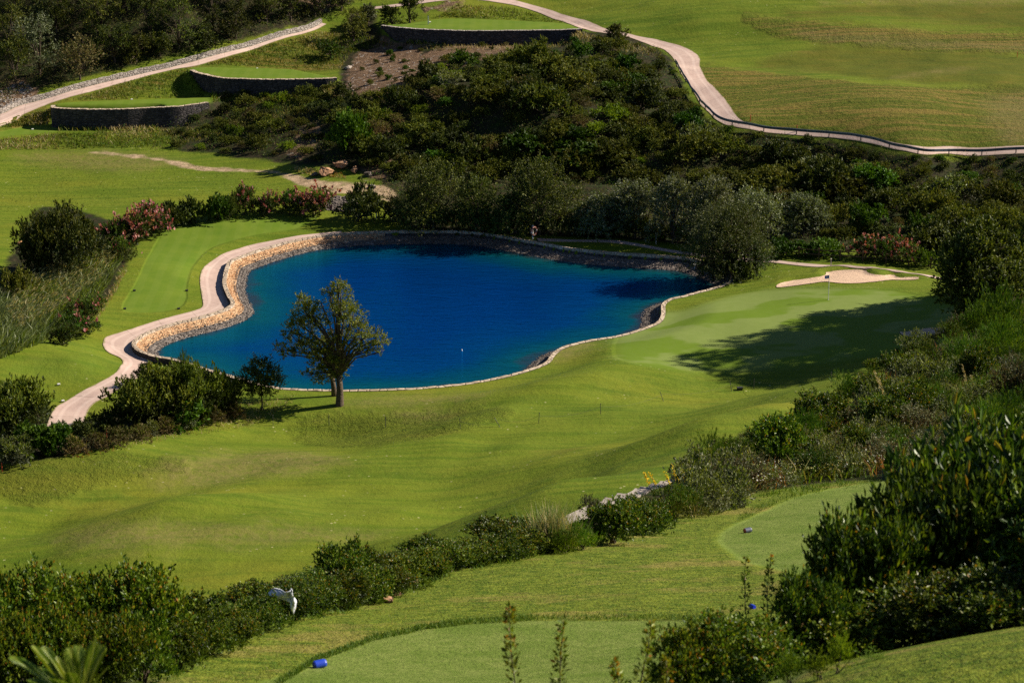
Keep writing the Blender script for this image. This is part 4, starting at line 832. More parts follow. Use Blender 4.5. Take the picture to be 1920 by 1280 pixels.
SHB = 'bushes added to darken the shade under the far shore trees'
for i, px in enumerate(range(765, 1345, 24)):  # row of bushes added so the lit ground under the trees turns dark
    b = float(np.interp(px, [760, 1000, 1150, 1350], [426, 434, 441, 462])); place_px('added_shade_bush', 'scrub_dark' if i % 3 else 'scrub', px + RR.uniform(-5, 5), b, b - RR.uniform(28, 46), RR.uniform(34, 52), 'added bush darkening the shade under the far shore trees ' + ('at the left end' if px < 900 else 'by the tall round tree' if px < 1090 else 'under the silvery olives'), 'bush', SHB + (' left' if px < 900 else ' middle' if px < 1090 else ' right'), RR)
# ================================================================== scrub on the hillside
LM = [((350,240),'beside the lowest tee wall'),((480,260),'above the left grass field'),((620,300),'above the orange boulders'),((560,200),'below the middle tee wall'),((800,170),'beside the bare earth slope'),((950,110),'below the topmost tee wall'),((1120,120),'on the crown of the scrub hill'),((1230,180),'beside the bend of the upper path'),
      ((1000,220),'in the middle of the scrub hill'),((820,260),'on the left flank of the scrub hill'),((1000,300),'above the tall round shore tree'),((1200,280),'above the silvery olives'),((1400,290),'below the guard rail at the path bend'),((1600,320),'below the middle of the guard rail'),((1800,330),'below the right end of the guard rail'),((1650,400),'between the guard rail and the oleanders'),((1850,420),'above the large greenside tree'),((1500,340),'above the wide grey olive')]
def where(x, y): return min(LM, key=lambda q: (q[0][0] - x) ** 2 + ((q[0][1] - y) * 1.6) ** 2)[1]
CN = {'scrub_dark': 'dark green', 'scrub': 'olive green', 'scrub_green': 'mid green', 'scrub_bright': 'bright green', 'scrub_grey': 'grey green', 'scrub_brown': 'brownish'}
SP = [(330,262),(340,212),(395,200),(400,185),(640,165),(650,185),(735,185),(790,130),(830,110),(960,95),(1040,85),(1130,72),(1235,95),(1258,120),(1272,150),(1290,190),(1322,222),(1345,240),(1450,258),(1600,272),(1720,296),(1960,300),(1960,470),(1750,482),(1690,450),(1560,450),(1480,400),(1330,340),(1100,345),(1000,330),(740,345),(690,320),(600,300),(540,290),(460,290),(330,285)]
q, X, Y = scatter_px(SP, 420, 7, 1.5, 6000)
kinds = {}
for p, x, y in zip(q, X, Y):
    u = float(np.clip(RR.random() * .5 + (vnoise(np.array([x / 60.]), np.array([y / 30.]), 77)[0] + .5) * .5 + RR.uniform(-.12, .12), 0, 1)); u = float(smooth(.1, .9, u))
    if x < 640: key = 'scrub_brown' if u < .25 else 'scrub' if u < .6 else 'scrub_bright' if u < .75 else 'scrub_dark'
    elif x > 1500 and y > 290: key = 'scrub' if u < .35 else 'scrub_dark' if u < .6 else 'scrub_green' if u < .82 else 'scrub_grey' if u < .92 else 'scrub_brown'
    else: key = 'scrub_brown' if u < .08 else 'scrub' if u < .62 else 'scrub_dark' if u < .82 else 'scrub_grey' if u < .86 else 'scrub_green' if u < .95 else 'scrub_bright'
    nm = {'scrub': 'scrub_bush', 'scrub_dark': 'dark_bush', 'scrub_green': 'green_bush', 'scrub_bright': 'broom_bush', 'scrub_grey': 'grey_bush', 'scrub_brown': 'dry_bush'}[key]
    big = RR.random() < .3; s = RR.uniform(1.45, 2.1) if big else RR.uniform(.8, 1.25)
    if vnoise(np.array([x / 75.]), np.array([y / 38.]), 51)[0] > .12 and x > 760 and y > 130: s *= 1.3
    ry = float(np.interp(x, [1240, 1266, 1293, 1340, 1420, 1600, 1732, 1960], [95, 122, 168, 225, 246, 263, 291, 290]))
    if x > 1180 and y < ry + 34: s = min(s, .62)
    elif x > 1180 and y < ry + 60: s = min(s, 1.0)
    if y < 130 or x < 640: s *= .72
    if y < 135 and x < 1000: s *= .7
    z_ = s * RR.uniform(.7, 1.15); kinds[nm] = kinds.get(nm, 0) + 1
    place(nm, key, p, s, z_, ('large ' if big else 'small ') + CN[key] + ' bush ' + where(x, y), 'bush', ('large ' if big else 'small ') + CN[key] + ' bushes ' + where(x, y), RR)
q, X, Y = scatter_px([(660,140),(700,95),(800,84),(960,86),(980,98),(800,130),(740,178),(665,180)], 26, 191, 1.6, 900)
for p, x, y in zip(q, X, Y): place('small_bush', RR.choice(['scrub', 'scrub_brown', 'scrub_green']), p, RR.uniform(.25, .55), RR.uniform(.3, .6), 'small low bush on the bare earth slope', 'bush', 'small low bushes on the bare earth slope', RR)
place_px('willow_bush', 'scrub_green', 655, 282, 205, 75, 'large vivid green bush left of the dark gully under the bare earth slope', 'bush', None, RR)
place_px('green_bush', 'scrub_green', 1075, 300, 262, 90, 'low vivid green bush in the hollow of the scrub hill', 'bush', None, RR)
# ground cover between the bushes and on the terraces
def cover(name, pts, n, seed, mats, L, W, hgt, near=60):
    q, X, Y = scatter_px(pts, n, seed, 0, near=near, cand=n * 3); rg = RS(seed); per = 9
    c = q[:, None, :] + rg.randn(len(q), per, 3) * np.array([.35, .35, 0]) ; c[..., 2] += np.abs(rg.randn(len(q), per)) * hgt; c = c.reshape(-1, 3)
    d_ = np.tile(np.array([0, 0, 1.0]), (len(c), 1)); Q = leaf_geo(rg, c, d_, L, W, .5, .9)
    mi = np.repeat(rg.choice(len(mats), len(q)), per); o = link(bpy.data.objects.new(name, quads_mesh(name, Q, [M[m] for m in mats], mi))); return tag(o, kind='stuff')
SP2 = [(60,258),(300,240),(330,205),(640,165),(650,185),(735,185),(790,130),(830,110),(960,95),(1130,70),(1240,98),(1272,150),(1322,222),(1345,240),(1450,258),(1600,272),(1720,296),(1960,300),(1960,490),(1400,460),(1100,440),(760,430),(690,320),(540,295),(300,285),(60,268)]
cover('undergrowth', SP2, 9000, 71, ['leaf_scrub', 'leaf_dark', 'leaf_scrub', 'leaf_green', 'leaf_brown'], .16, .07, .28)
cover('undergrowth', [(-40,210),(0,195),(80,168),(240,130),(420,88),(600,36),(640,40),(640,-20),(-40,-20)], 3500, 72, ['leaf_dark', 'leaf_brown', 'leaf_scrub'], .17, .07, .3)
q, X, Y = scatter_px([(0,240),(60,215),(110,200),(90,235)], 700, 73, near=60); q2, _, _ = scatter_px([(135,190),(235,155),(330,133),(360,135),(395,170),(380,183),(250,186)], 1800, 74, near=60); q3, _, _ = scatter_px([(385,122),(510,84),(600,60),(700,70),(740,85),(660,100),(640,130),(560,132),(540,126)], 3500, 75, near=60)
q4, _, _ = scatter_px([(0,262),(100,252),(300,244),(400,238),(600,175),(640,165),(640,190),(560,215),(450,250),(380,262),(330,275),(0,282)], 5500, 76, near=60); q5, _, _ = scatter_px([(810,36),(860,10),(960,16),(1060,44),(960,38),(860,34)], 1200, 77, near=60); q6, _, _ = scatter_px([(780,84),(900,78),(1100,66),(1240,92),(1240,110),(1100,86),(960,95),(800,96)], 1600, 78, near=60)
blades('meadow_grass', np.concatenate([q, q2, q3, q4, q5, q6]), .42, .07, ['blade', 'blade_mixed', 'blade_mixed', 'blade_straw'], 79, (-.05, -.05), .35)
q, X, Y = scatter_px([(0,300),(300,300),(545,345),(560,362),(300,380),(0,400)], 5000, 80, near=60); blades('field_grass', q, .13, .05, ['blade_mixed', 'blade'], 81, spread=.5)
q, X, Y = scatter_px([(440,760),(560,735),(545,760),(470,800),(330,822),(150,860),(120,850)], 1800, 82, near=60); blades('dry_grass', q, .32, .03, ['blade_straw', 'blade_mixed', 'blade_rust'], 83, spread=.4)
q, X, Y = scatter_px([(545,312),(640,325),(650,336),(560,326)], 500, 84, near=60); blades('orange_grass', q, .3, .05, ['blade_rust', 'blade_straw'], 85, spread=.4)
q, X, Y = scatter_px([(392,178),(520,180),(625,158),(640,168),(560,195),(400,192)], 1500, 171, near=60); q2, _, _ = scatter_px([(112,238),(290,238),(300,246),(110,246)], 500, 172, near=60); q3, _, _ = scatter_px([(760,76),(1000,76),(1090,62),(1100,72),(900,84),(760,84)], 900, 173, near=60)
blades('tall_weeds', np.concatenate([q, q2, q3]), .62, .09, ['blade_mixed', 'blade', 'blade', 'blade_straw'], 174, spread=.4)
# reed bank on the left
RB = [(-40,690),(-40,575),(20,555),(60,520),(110,500),(150,480),(195,450),(235,468),(222,500),(195,545),(170,585),(145,612),(100,635),(50,655),(0,674)]
q, X, Y = scatter_px(RB, 6500, 90, near=60, cand=40000); rg = RS(91); hgt = 1.15 + .55 * rg.rand(len(q)); edge = smooth(240, 120, X + (Y - 480) * -.3); 
blades('reeds', q, hgt * (.6 + .4 * edge), .085, ['blade_reed', 'blade_reed', 'leaf_bright'], 92, (.42, .05), .28, curve=.5)
q, X, Y = scatter_px([(0,600),(20,555),(60,520),(110,480),(195,440),(235,460),(180,540),(100,600),(20,640)], 1500, 93, near=60, cand=6000); top = q + np.array([.55, 0, 1.15]); blades('reed_plumes', top, .45, .10, ['blade_straw'], 94, (.9, 0), .25, curve=.5)
q, X, Y = scatter_px([(150,618),(190,570),(232,500),(240,505),(200,580),(160,625)], 500, 95, near=60); blades('rust_grass', q, .35, .05, ['blade_rust', 'blade_straw'], 96, spread=.4)

# ================================================================== the near slope on the right
SLP = [(1300,975),(1330,850),(1400,815),(1470,795),(1540,760),(1600,720),(1660,680),(1720,650),(1800,610),(1850,560),(1900,540),(2140,520),(2160,860),(1900,900),(1700,892),(1640,893),(1500,908),(1420,925)]
q, X, Y = scatter_px(SLP, 205, 101, lambda x, y: .55 + .35 * (y < 720), 7000, near=30)
LM2 = [((1330,900),'beside the pale wall and yellow spikes'),((1450,880),'behind the near tee'),((1580,850),'behind the right tee corner'),((1500,790),'on the brow above the fairway'),((1640,730),'on the brow below the long shadow'),((1720,680),'on the brow under the small bunker'),((1700,800),'in the middle of the right hand slope'),((1850,750),'on the right slope near the frame edge'),((1850,640),'high on the right slope below the large tree'),((1820,860),'just behind the big foreground bush')]
def where2(x, y): return min(LM2, key=lambda q: (q[0][0] - x) ** 2 + (q[0][1] - y) ** 2)[1]
CN2 = {'heath': ('heath_bush', 'brown twiggy', 'bush'), 'heath_green': ('heather_bush', 'fine leaved olive', 'bush'), 'silver': ('silver_bush', 'silvery leaved', 'bush'), 'broom': ('broom_bush', 'feathery bright green', 'bush'), 'lentisk': ('lentisk_bush', 'glossy dark green', 'bush')}
for p, x, y in zip(q, X, Y):
    u = RR.random(); n_ = vnoise(np.array([x / 70.]), np.array([y / 45.]), 9)[0] + .5; u = (u * .55 + n_ * .45)
    key = 'broom' if u < .36 else 'heath_green' if u < .48 else 'silver' if u < .56 else 'heath' if u < .72 else 'lentisk' if u < .78 else 'heath_green'
    if y > 850 and key == 'broom': key = 'silver'
    s = RR.uniform(.8, 1.35) * (1.25 if p[1] > 75 else 1.0); a, b, c = CN2[key]; sz = ('tall ' if s > 1.25 else '')
    place(a, key, p, s, s * RR.uniform(.8, 1.2) * (1.15 if y < 700 else 1), sz + b + ' bush ' + where2(x, y), c, sz + b + ' bushes ' + where2(x, y), RR)
for i, (px, b, t, w, key, lb) in enumerate([(1890,640,535,110,'broom','tall feathery green bush at the right edge under the large tree'),(1850,630,560,80,'broom','feathery green bush just below the large greenside tree'),(1815,700,640,90,'broom','round bright feathery bush right of the small bunker'),(1730,730,665,110,'silver','silvery leaved bush left of the bright feathery one'),(1655,790,725,100,'silver','silvery dark bush on the brow by the orange plant'),(1345,900,810,90,'broom','olive feathery bush rising over the fairway behind the yellow spikes'),
      (1550,800,745,110,'lentisk','dark leafy bush on the brow above the fairway stakes'),(1920,760,660,120,'heath','big brown heath bush at the right edge')]):
    nm = {'broom': 'broom_bush', 'silver': 'silver_bush', 'lentisk': 'lentisk_bush', 'heath': 'heath_bush'}[key]
    place_px(nm, key, px, b, t, w, lb, 'bush', None, RR, loc=G1(px, b, near=30))
q, X, Y = scatter_px(SLP, 11000, 103, near=30); rg = RS(104)
lush = vnoise(X / 60, Y / 40, 33) > .04; pale = ~lush
blades('slope_grass', q[lush], .50, .03, ['blade', 'blade', 'blade_mixed'], 105, (0, -.05), .35, curve=.5); blades('dry_grass', q[pale], .44, .014, ['blade_straw', 'blade_mixed', 'blade_rust'], 106, spread=.4)
qq = np.concatenate([q[lush][rg.rand(lush.sum()) < .3] + rg.randn(1, 3) * [.03, .03, 0] for _ in range(5)]); blades('slope_grass', qq, .30, .028, ['blade', 'leaf_bright'], 107, spread=.45, curve=.5)
q, X, Y = scatter_px(SLP, 8600, 108, near=30); per = 10; c = q[:, None] + rg.randn(len(q), per, 3) * [.13, .13, 0]; c[..., 2] += np.abs(rg.randn(len(q), per)) * .13; c = c.reshape(-1, 3)
o = link(bpy.data.objects.new('undergrowth', quads_mesh('undergrowth', leaf_geo(rg, c, np.tile(np.array([0, 0, 1.]), (len(c), 1)), .045, .018, .4, 1.0), [M['leaf_brown'], M['leaf_scrub'], M['leaf_grey'], M['leaf_green']], np.repeat(rg.choice(4, len(q)), per)))); tag(o, kind='stuff')
q, X, Y = scatter_px([(1290,950),(1330,900),(1640,870),(1780,880),(1640,895),(1500,910),(1300,960)], 900, 110, near=30); qf = q + np.array([0, 0, .30]); rg = RS(111)
o = link(bpy.data.objects.new('white_flowers', quads_mesh('white_flowers', leaf_geo(rg, qf + rg.randn(*qf.shape) * .05, rg.randn(*qf.shape), .035, .03), [M['petal_white'], M['leaf_tips']], (rg.rand(len(qf)) < .3).astype(int)))); tag(o, kind='stuff')
# ================================================================== hedge in front of the tee
def I(xs, ys, x): return float(np.interp(x, xs, ys))
HT = ([-60,0,150,250,300,340,450,540,650,730,800,900,1000,1050], [1080,1072,1050,1058,1085,1120,1112,1062,1026,1030,1005,985,958,975]); HBm = ([-60,0,250,330,400,540,650,750,850,1000,1100,1300], [1300,1295,1290,1258,1220,1158,1138,1108,1066,1035,1018,965])
HL = []
x = -40
while x < 1060:
    b = I(*HBm, x); t = I(*HT, x); w = (150 if x < 300 else 120 if x < 600 else 100); HL.append((x, b, t, w)); x += w * .42
hn = len(HL); LMH = [(0,'at the left frame edge'),(90,'behind the palm fronds'),(200,'above the palm fronds'),(330,'right of the palm'),(440,'left of the white bag'),(560,'right beside the white bag'),(680,'above the pair of reddish rocks'),(780,'right of the reddish rocks'),(900,'in the middle of the hedge'),(1000,'left of the feathery grass clump')]
for i, (x, b, t, w) in enumerate(HL):
    ww_ = min(LMH, key=lambda q: abs(q[0] - x))[1]; key = 'lentisk_warm' if x < 240 else 'lentisk'
    tt = t + RR.uniform(-18, 34) + (8 if x > 330 else 0); ts = 'red tipped' if key == 'lentisk_warm' else 'glossy green'
    # two rows: front low, back tall
    place_px('hedge_shrub', key, x + RR.uniform(-10, 10), b - (b - t) * .30, tt, w * RR.uniform(.95, 1.2), ts + ' shrub, back row of near hedge, ' + ww_, 'shrub', ts + ' back row shrubs ' + ww_, RR)
    place_px('hedge_shrub', key, x + RR.uniform(-10, 10), b, t + (b - t) * .38, w * RR.uniform(.8, 1.0), ts + ' shrub, front row of near hedge, ' + ww_, 'shrub', ts + ' front row shrubs ' + ww_, RR)
for i, (px, b, t, w, key, lb) in enumerate([(1150,1018,935,120,'lentisk','dark shrub in front of the pale wall'),(1210,1000,930,110,'lentisk_warm','rusty tipped shrub in front of the pale wall'),(1120,975,930,70,'heath','purplish twiggy bush beside the pale wall top'),(1265,975,905,90,'heath_green','olive bush below the yellow flower spikes'),(1090,1030,975,80,'broom','upright green feathery bush between the hedge and dark shrub'),
        (1060,1036,985,60,'broom','upright feathery bush at the right end of the hedge'),(1330,960,890,80,'silver','silvery bush at the corner behind the second tee'),(1300,968,915,60,'heath_green','small olive bush below the pale wall end')]):
    place_px('hedge_end_bush', key, px, b, t, w, lb, 'bush', None, RR)
# feathery grass clump
def tuft(name, loc, n, h, w, mats, label, seed, r=.12, spread=.2, lean=(0, 0), curve=.35, cat='grass clump', group=None):
    rg = RS(seed); p = np.array([loc] * n) + rg.randn(n, 3) * [r, r, 0]; p[:, 2] = H(p[:, 0], p[:, 1]) if len(p) else 0
    o = blades(name, p, h, w, mats, seed, lean, spread, kind=None, curve=curve); return tag(o, label, cat, group)
tuft('feather_grass', G1(1035, 1030), 900, .62, .010, ['blade_reed', 'blade_reed', 'blade_straw'], 'tall airy pale green grass clump rising out of the near hedge', 120, .14, .14, curve=.25)
tuft('orange_grass', G1(1640, 745, near=30), 260, .75, .02, ['blade_rust'], 'rust orange feathery plant on the brow right of the fairway', 121, .2, .22, cat='plant')
# bigger bushes low in the right foreground
def atY(px, Y, dz=0):
    x = (px - 960) / F * (Y * math.cos(PITCH) + 6.5 * math.sin(PITCH)) ; z = float(H(np.array([x]), np.array([float(Y)]))[0]); return np.array([x, Y, z + dz])
for i, (px, Y_, t, w, lb) in enumerate([(1900,17.5,800,420,'big dark foreground bush with orange tipped leaves at the right edge'),(1775,16.8,880,290,'big dark foreground bush with orange tips left of the largest one'),(1625,16.2,965,215,'open leafy foreground bush leaning over the second tee'),(1530,15.6,1080,150,'small dark foreground bush between the open one and the bottom edge'),(1400,14.8,1150,230,'low glossy foreground bush with yellow tips at the bottom edge'),(1300,14.6,1175,150,'low glossy foreground bush at the bottom just right of the thin sprigs'),(1980,16.2,930,300,'dark foreground bush cut off by the right edge'),(2090,16.4,850,300,'dark bush beyond the right edge shading the foreground bushes'),(2110,15.4,960,300,'dark bush beyond the bottom right corner')]):
    loc = atY(px, Y_); s = math.sqrt(loc[0] ** 2 + loc[1] ** 2 + (CAMZ - loc[2]) ** 2); x_, yb = project(loc); place_px('foreground_bush', 'photinia' if i not in (4, 5) else 'lentisk_warm', px, float(yb), t, w, lb, 'bush', 'dark bushes in the right foreground', RR, loc=loc)
for i, (px, Y_, t, lb) in enumerate([(1572,13.6,1178,'fresh bright green sprig in front of the dark foreground bushes'),(1640,13.9,1222,'smaller bright green sprig beside the taller one'),(1480,13.6,1215,'bright green sprig at the bottom left of the dark bushes'),(1535,13.5,1215,'bright green sprig between two others at the bottom')]):
    loc = atY(px, Y_); x_, yb = project(loc); place_px('young_plant', 'young_green', px, float(yb), t, 56, lb, 'plant', 'bright green young plants at the bottom', RR, loc=loc)
for i, (px, Y_, t, w, lb) in enumerate([(1680,15.6,1110,220,'low dark bush filling the foot of the big foreground bushes'),(1790,15.4,1090,230,'low dark bush under the biggest foreground bush'),(1890,15.2,1080,220,'low dark bush at the right edge under the biggest one'),(1600,15.4,1140,180,'low dark bush behind the bright green sprigs')]):
    loc = atY(px, Y_); x_, yb = project(loc); place_px('foreground_bush', 'lentisk', px, float(yb), t, w, lb, 'bush', 'low dark bushes under the big foreground ones', RR, loc=loc)
# thin sprigs at the bottom edge
def sprig(px, Y_, top, label, seed, n=150, lean=0.0):
    n = int(n * 1.9)
    loc = atY(px, Y_); x_, yb = project(loc); hm = (float(yb) - top) / (F / np.linalg.norm(loc - [0, 0, CAMZ])) / .93; rg = RS(seed); root = empty('leafy_sprig', loc); tag(root, label, 'plant', 'thin leafy sprigs at the bottom edge')
    mb = MB(); pts = [(lean * t * hm + .02 * math.sin(t * 5 + seed), 0, t * hm) for t in np.linspace(0, 1, 8)]; mb.tube(pts, list(np.linspace(.006, .002, 8)), 6); mb.build('stem', [M['bark']], root)
    t = rg.rand(n) ** .8 * .95 + .05; c = np.stack([np.interp(t, np.linspace(0, 1, 8), [q[0] for q in pts]), np.zeros(n), t * hm], 1); d_ = rg.randn(n, 3) * [1, 1, .3]; d_ = unit(d_) + [0, 0, .5]
    c = c + unit(d_) * (.015 + .06 * rg.rand(n))[:, None] * (1.15 - t)[:, None]; Q = leaf_geo(rg, c, d_, .036, .018, .3, .4); mi = (t > .72) & (rg.rand(n) < .7)
    l_ = link(bpy.data.objects.new('foliage', quads_mesh('foliage', Q, [M['leaf_olive'], M['leaf_tips']], mi.astype(int)))); l_.parent = root
sprig(985, 12.6, 1140, 'left thin upright sprig with reddish tip in front of the near tee', 1, 170, -.08); sprig(1062, 12.4, 1165, 'middle thin upright sprig with reddish tip in front of the near tee', 2, 130, -.04); sprig(1195, 12.8, 1165, 'right sprig with yellowish tip in front of the near tee', 3, 150, .06)
sprig(1240, 12.6, 1235, 'short bushy sprig right of the three taller sprigs', 4, 160); sprig(1170, 12.4, 1240, 'short leafy sprig between the middle and right sprigs', 5, 120, -.1); sprig(1395, 17.5, 1050, 'bare topped dark sprig over the second tee', 6, 90, .05); sprig(1440, 17, 1045, 'dark sprig just left of the open foreground bush', 7, 130, .05)
# ================================================================== palm at the lower left
pl = PY(150, 1335, 9.0); root = empty('cycad_palm', pl); tag(root, 'blurred palm with stiff pale green fronds at the lower left edge', 'palm')
rgp = RS(7)
def frond(a, el, L_):
    n = 26; t = np.linspace(0, 1, n); c = np.stack([np.cos(a) * np.cos(el) * L_ * t, np.sin(a) * np.cos(el) * L_ * t, np.sin(el) * L_ * t - .22 * L_ * t ** 2], 1); side = np.array([-math.sin(a), math.cos(a), 0]); Vq = []
    mb = MB(); mb.tube([tuple(q) for q in c[::3]], list(np.linspace(.007, .002, len(c[::3]))), 5)
    for i in range(3, n):
        for s in (-1, 1):
            ll = L_ * .24 * math.sin(math.pi * (.12 + .86 * t[i])) + .02; tan = unit(c[min(i + 1, n - 1)] - c[i - 1]); d = unit(side * s * .42 + tan * 1.0 + np.array([0, 0, .12])); w = unit(np.cross(d, [0, 0, 1])) * .0042; m = c[i] + d * ll * .5
            Vq.append([c[i], m + w, c[i] + d * ll - np.array([0, 0, ll * .1]), m - w])
    Vq = np.array(Vq); me = append_tubes('frond', Vq, np.zeros(len(Vq), int), mb, [M['frond'], M['frond']]); f = link(bpy.data.objects.new('frond', me)); f.parent = root
for i in range(24): frond(rgp.rand() * 6.28, R(rgp.uniform(30, 82)), rgp.uniform(.28, .44))
mb = MB(); mb.tube([(0, 0, -.5), (0, 0, -.05), (0, 0, .06)], [.06, .07, .03], 10); mb.build('trunk', [M['bark']], root, True)
# ================================================================== grass close to the camera
def px_near(pts, n, seed): return scatter_px(pts, n, seed, 0, near=8, cand=n * 4)[0]
NR1 = [(360,1285),(400,1228),(520,1168),(640,1145),(740,1120),(860,1065),(1000,1035),(1120,1018),(1300,965),(1440,925),(1560,908),(1660,898),(1500,928),(1430,958),(1365,988),(1345,1015),(1380,1070),(1500,1100),(1500,1190),(1280,1162),(1000,1162),(860,1172),(700,1203),(600,1240),(520,1285)]
blades('rough_grass', px_near(NR1, 32000, 130), .050, .008, ['blade', 'blade_turf', 'blade_turf', 'blade_mixed'], 131, spread=.5)
cl_ = []
rg = RS(132)
for (a, b), (c, d) in zip([(520,1285),(600,1238),(700,1201),(800,1180),(880,1170),(1000,1163),(1280,1163)], [(600,1238),(700,1201),(800,1180),(880,1170),(1000,1163),(1280,1163),(1420,1180)]):
    t = rg.rand(900); cl_.append(np.stack([a + (c - a) * t, b + (d - b) * t - rg.rand(900) * 10], 1))
for (a, b), (c, d) in zip([(1385,974),(1450,944),(1540,915)], [(1450,944),(1540,915),(1660,899)]):
    t = rg.rand(420); cl_.append(np.stack([a + (c - a) * t, b + (d - b) * t + (rg.rand(420) - .7) * 14], 1))
cl_ = np.concatenate(cl_); blades('collar_grass', G(cl_[:, 0], cl_[:, 1]), .075, .009, ['blade', 'blade'], 133, spread=.35)
eb = []
for k_ in range(5200):
    x_ = rg.uniform(330, 1640); yb = I(HBm[0] + [1450, 1640], HBm[1] + [925, 897], x_) + rg.rand() ** 2 * 14 - 2; eb.append((x_, yb))
eb = np.array(eb); keep = vnoise(eb[:, 0] / 22, eb[:, 1] / 9, 4) > -.12; q = G(eb[keep, 0], eb[keep, 1]); blades('verge_grass', q, .13, .014, ['leaf_bright', 'blade', 'blade'], 134, spread=.5)
blades('front_grass', px_near([(1470,1290),(1560,1262),(1700,1232),(1800,1215),(1930,1190),(1930,1290)], 16000, 135), .035, .005, ['blade_turf', 'blade_turf', 'blade_mixed'], 136, spread=.5)
# ================================================================== things
def up_at(px, py, near=60): return G1(px, py, near=near)
# flagstick
p = up_at(1553, 562); r_ = empty('flagstick', p); tag(r_, 'thin pale flagstick with a small blue flag standing in the putting green', 'golf flag')
mb = MB(); mb.tube([(0,0,-.1),(0,0,2.35)], [.034,.026], 8); mb.build('pole', [M['white_paint']], r_)
v = []; 
for j in range(5):
    for i in range(7): v.append((-.40 * i / 6, .03 * math.sin(i * 1.4) - .01 * j, 2.32 - .30 * j / 4 - .05 * i / 6))
mesh('flag', v, [(j*7+i, j*7+i+1, (j+1)*7+i+1, (j+1)*7+i) for j in range(4) for i in range(6)], [M['flag_blue'], M['flag_white']], r_, True, [1 if (j in (1, 2) and 2 <= i <= 3) else 0 for j in range(4) for i in range(6)])
mb = MB(); mb.tube([(0,0,-.05),(0,0,.012)], [.055,.055], 14); mb.build('cup', [M['white_paint']], r_)
# guard rail along the upper path
RL = [(1266,122),(1272,132),(1281,148),(1293,168),(1308,188),(1322,206),(1338,222),(1352,231),(1380,238),(1420,245),(1470,251),(1530,256),(1580,260),(1610,264),(1645,271),(1690,283),(1732,291),(1800,291),(1870,290),(1960,289)]
g = np.array([G1(a, b + 1)[:2] for a, b in RL]); g = resample(catmull(g, 6), 160); gz = H(g[:, 0], g[:, 1]); root = empty('guard_rail', (g[0, 0], g[0, 1], gz[0])); tag(root, 'long blue grey metal guard rail following the outer edge of the upper path', 'guard rail'); o3 = np.array(root.location)
t = np.gradient(g, axis=0); t /= np.linalg.norm(t, axis=1)[:, None]; nr = np.stack([t[:, 1], -t[:, 0]], 1)
prof = [(.0,.46),(.05,.49),(.05,.55),(.0,.59),(.0,.63),(.05,.67),(.05,.73),(.0,.77),(-.02,.77),(-.02,.46)]
rings = [np.c_[g + nr * a, gz + b] - o3 for a, b in prof]; m_ = len(prof); n = len(g); v = np.stack(rings, 1).reshape(-1, 3)
mesh('rail', v, [(i*m_+j, (i+1)*m_+j, (i+1)*m_+(j+1)%m_, i*m_+(j+1)%m_) for i in range(n-1) for j in range(m_)], M['galvanised'], root)
d = np.r_[0, np.cumsum(np.linalg.norm(np.diff(g, axis=0), axis=1))]; pm = MB(); pm.box((0, 0, .28), (.10, .07, .96)); post0 = None
s = 1.0
while s < d[-1]:
    x = np.interp(s, d, g[:, 0]); y = np.interp(s, d, g[:, 1]); z = np.interp(s, d, gz)
    if post0 is None: post0 = pm.build('post', [M['metal_dark']], root); q = post0
    else: q = post0.copy(); link(q); q.parent = root
    q.location = (x - o3[0], y - o3[1] + .10, z - o3[2]); s += 3.6
# life ring stands
def ring_stand(px, py, label, s=1.0, rot=0.0):
    p = up_at(px, py); r_ = empty('life_ring_stand', p, rot); tag(r_, label, 'life ring', 'life ring stands by the pond')
    mb = MB(); mb.box((0, 0, .62 * s), (.11, .11, 1.3 * s)); mb.box((0, -.02, 1.28 * s), (.16, .16, .05)); mb.build('post', [M['white_paint']], r_)
    V = []; n1, n2, Rb, rr = 28, 10, .36 * s, .075 * s
    for i in range(n1):
        a = 2 * math.pi * i / n1
        for j in range(n2):
            b = 2 * math.pi * j / n2; V.append(((Rb + rr * math.cos(b)) * math.cos(a), -.14 + rr * math.sin(b), .78 * s + (Rb + rr * math.cos(b)) * math.sin(a)))
    mesh('ring', V, [(i*n2+j, ((i+1)%n1)*n2+j, ((i+1)%n1)*n2+(j+1)%n2, i*n2+(j+1)%n2) for i in range(n1) for j in range(n2)], [M['ring_red'], M['flag_white']], r_, True, [1 if i % 7 == 0 else 0 for i in range(n1) for j in range(n2)])
    mb = MB(); mb.tube([(-.46*s,-.06,.78*s),(0,-.05,.76*s),(.46*s,-.06,.78*s)], .02, 6); mb.build('bracket', [M['wood']], r_)
ring_stand(545, 736, 'white post with a dark red life ring on the near pond edge', 1.0, .2); ring_stand(999, 449, 'post with a red life ring on the far shore in front of the dark trees', 1.15, .9)
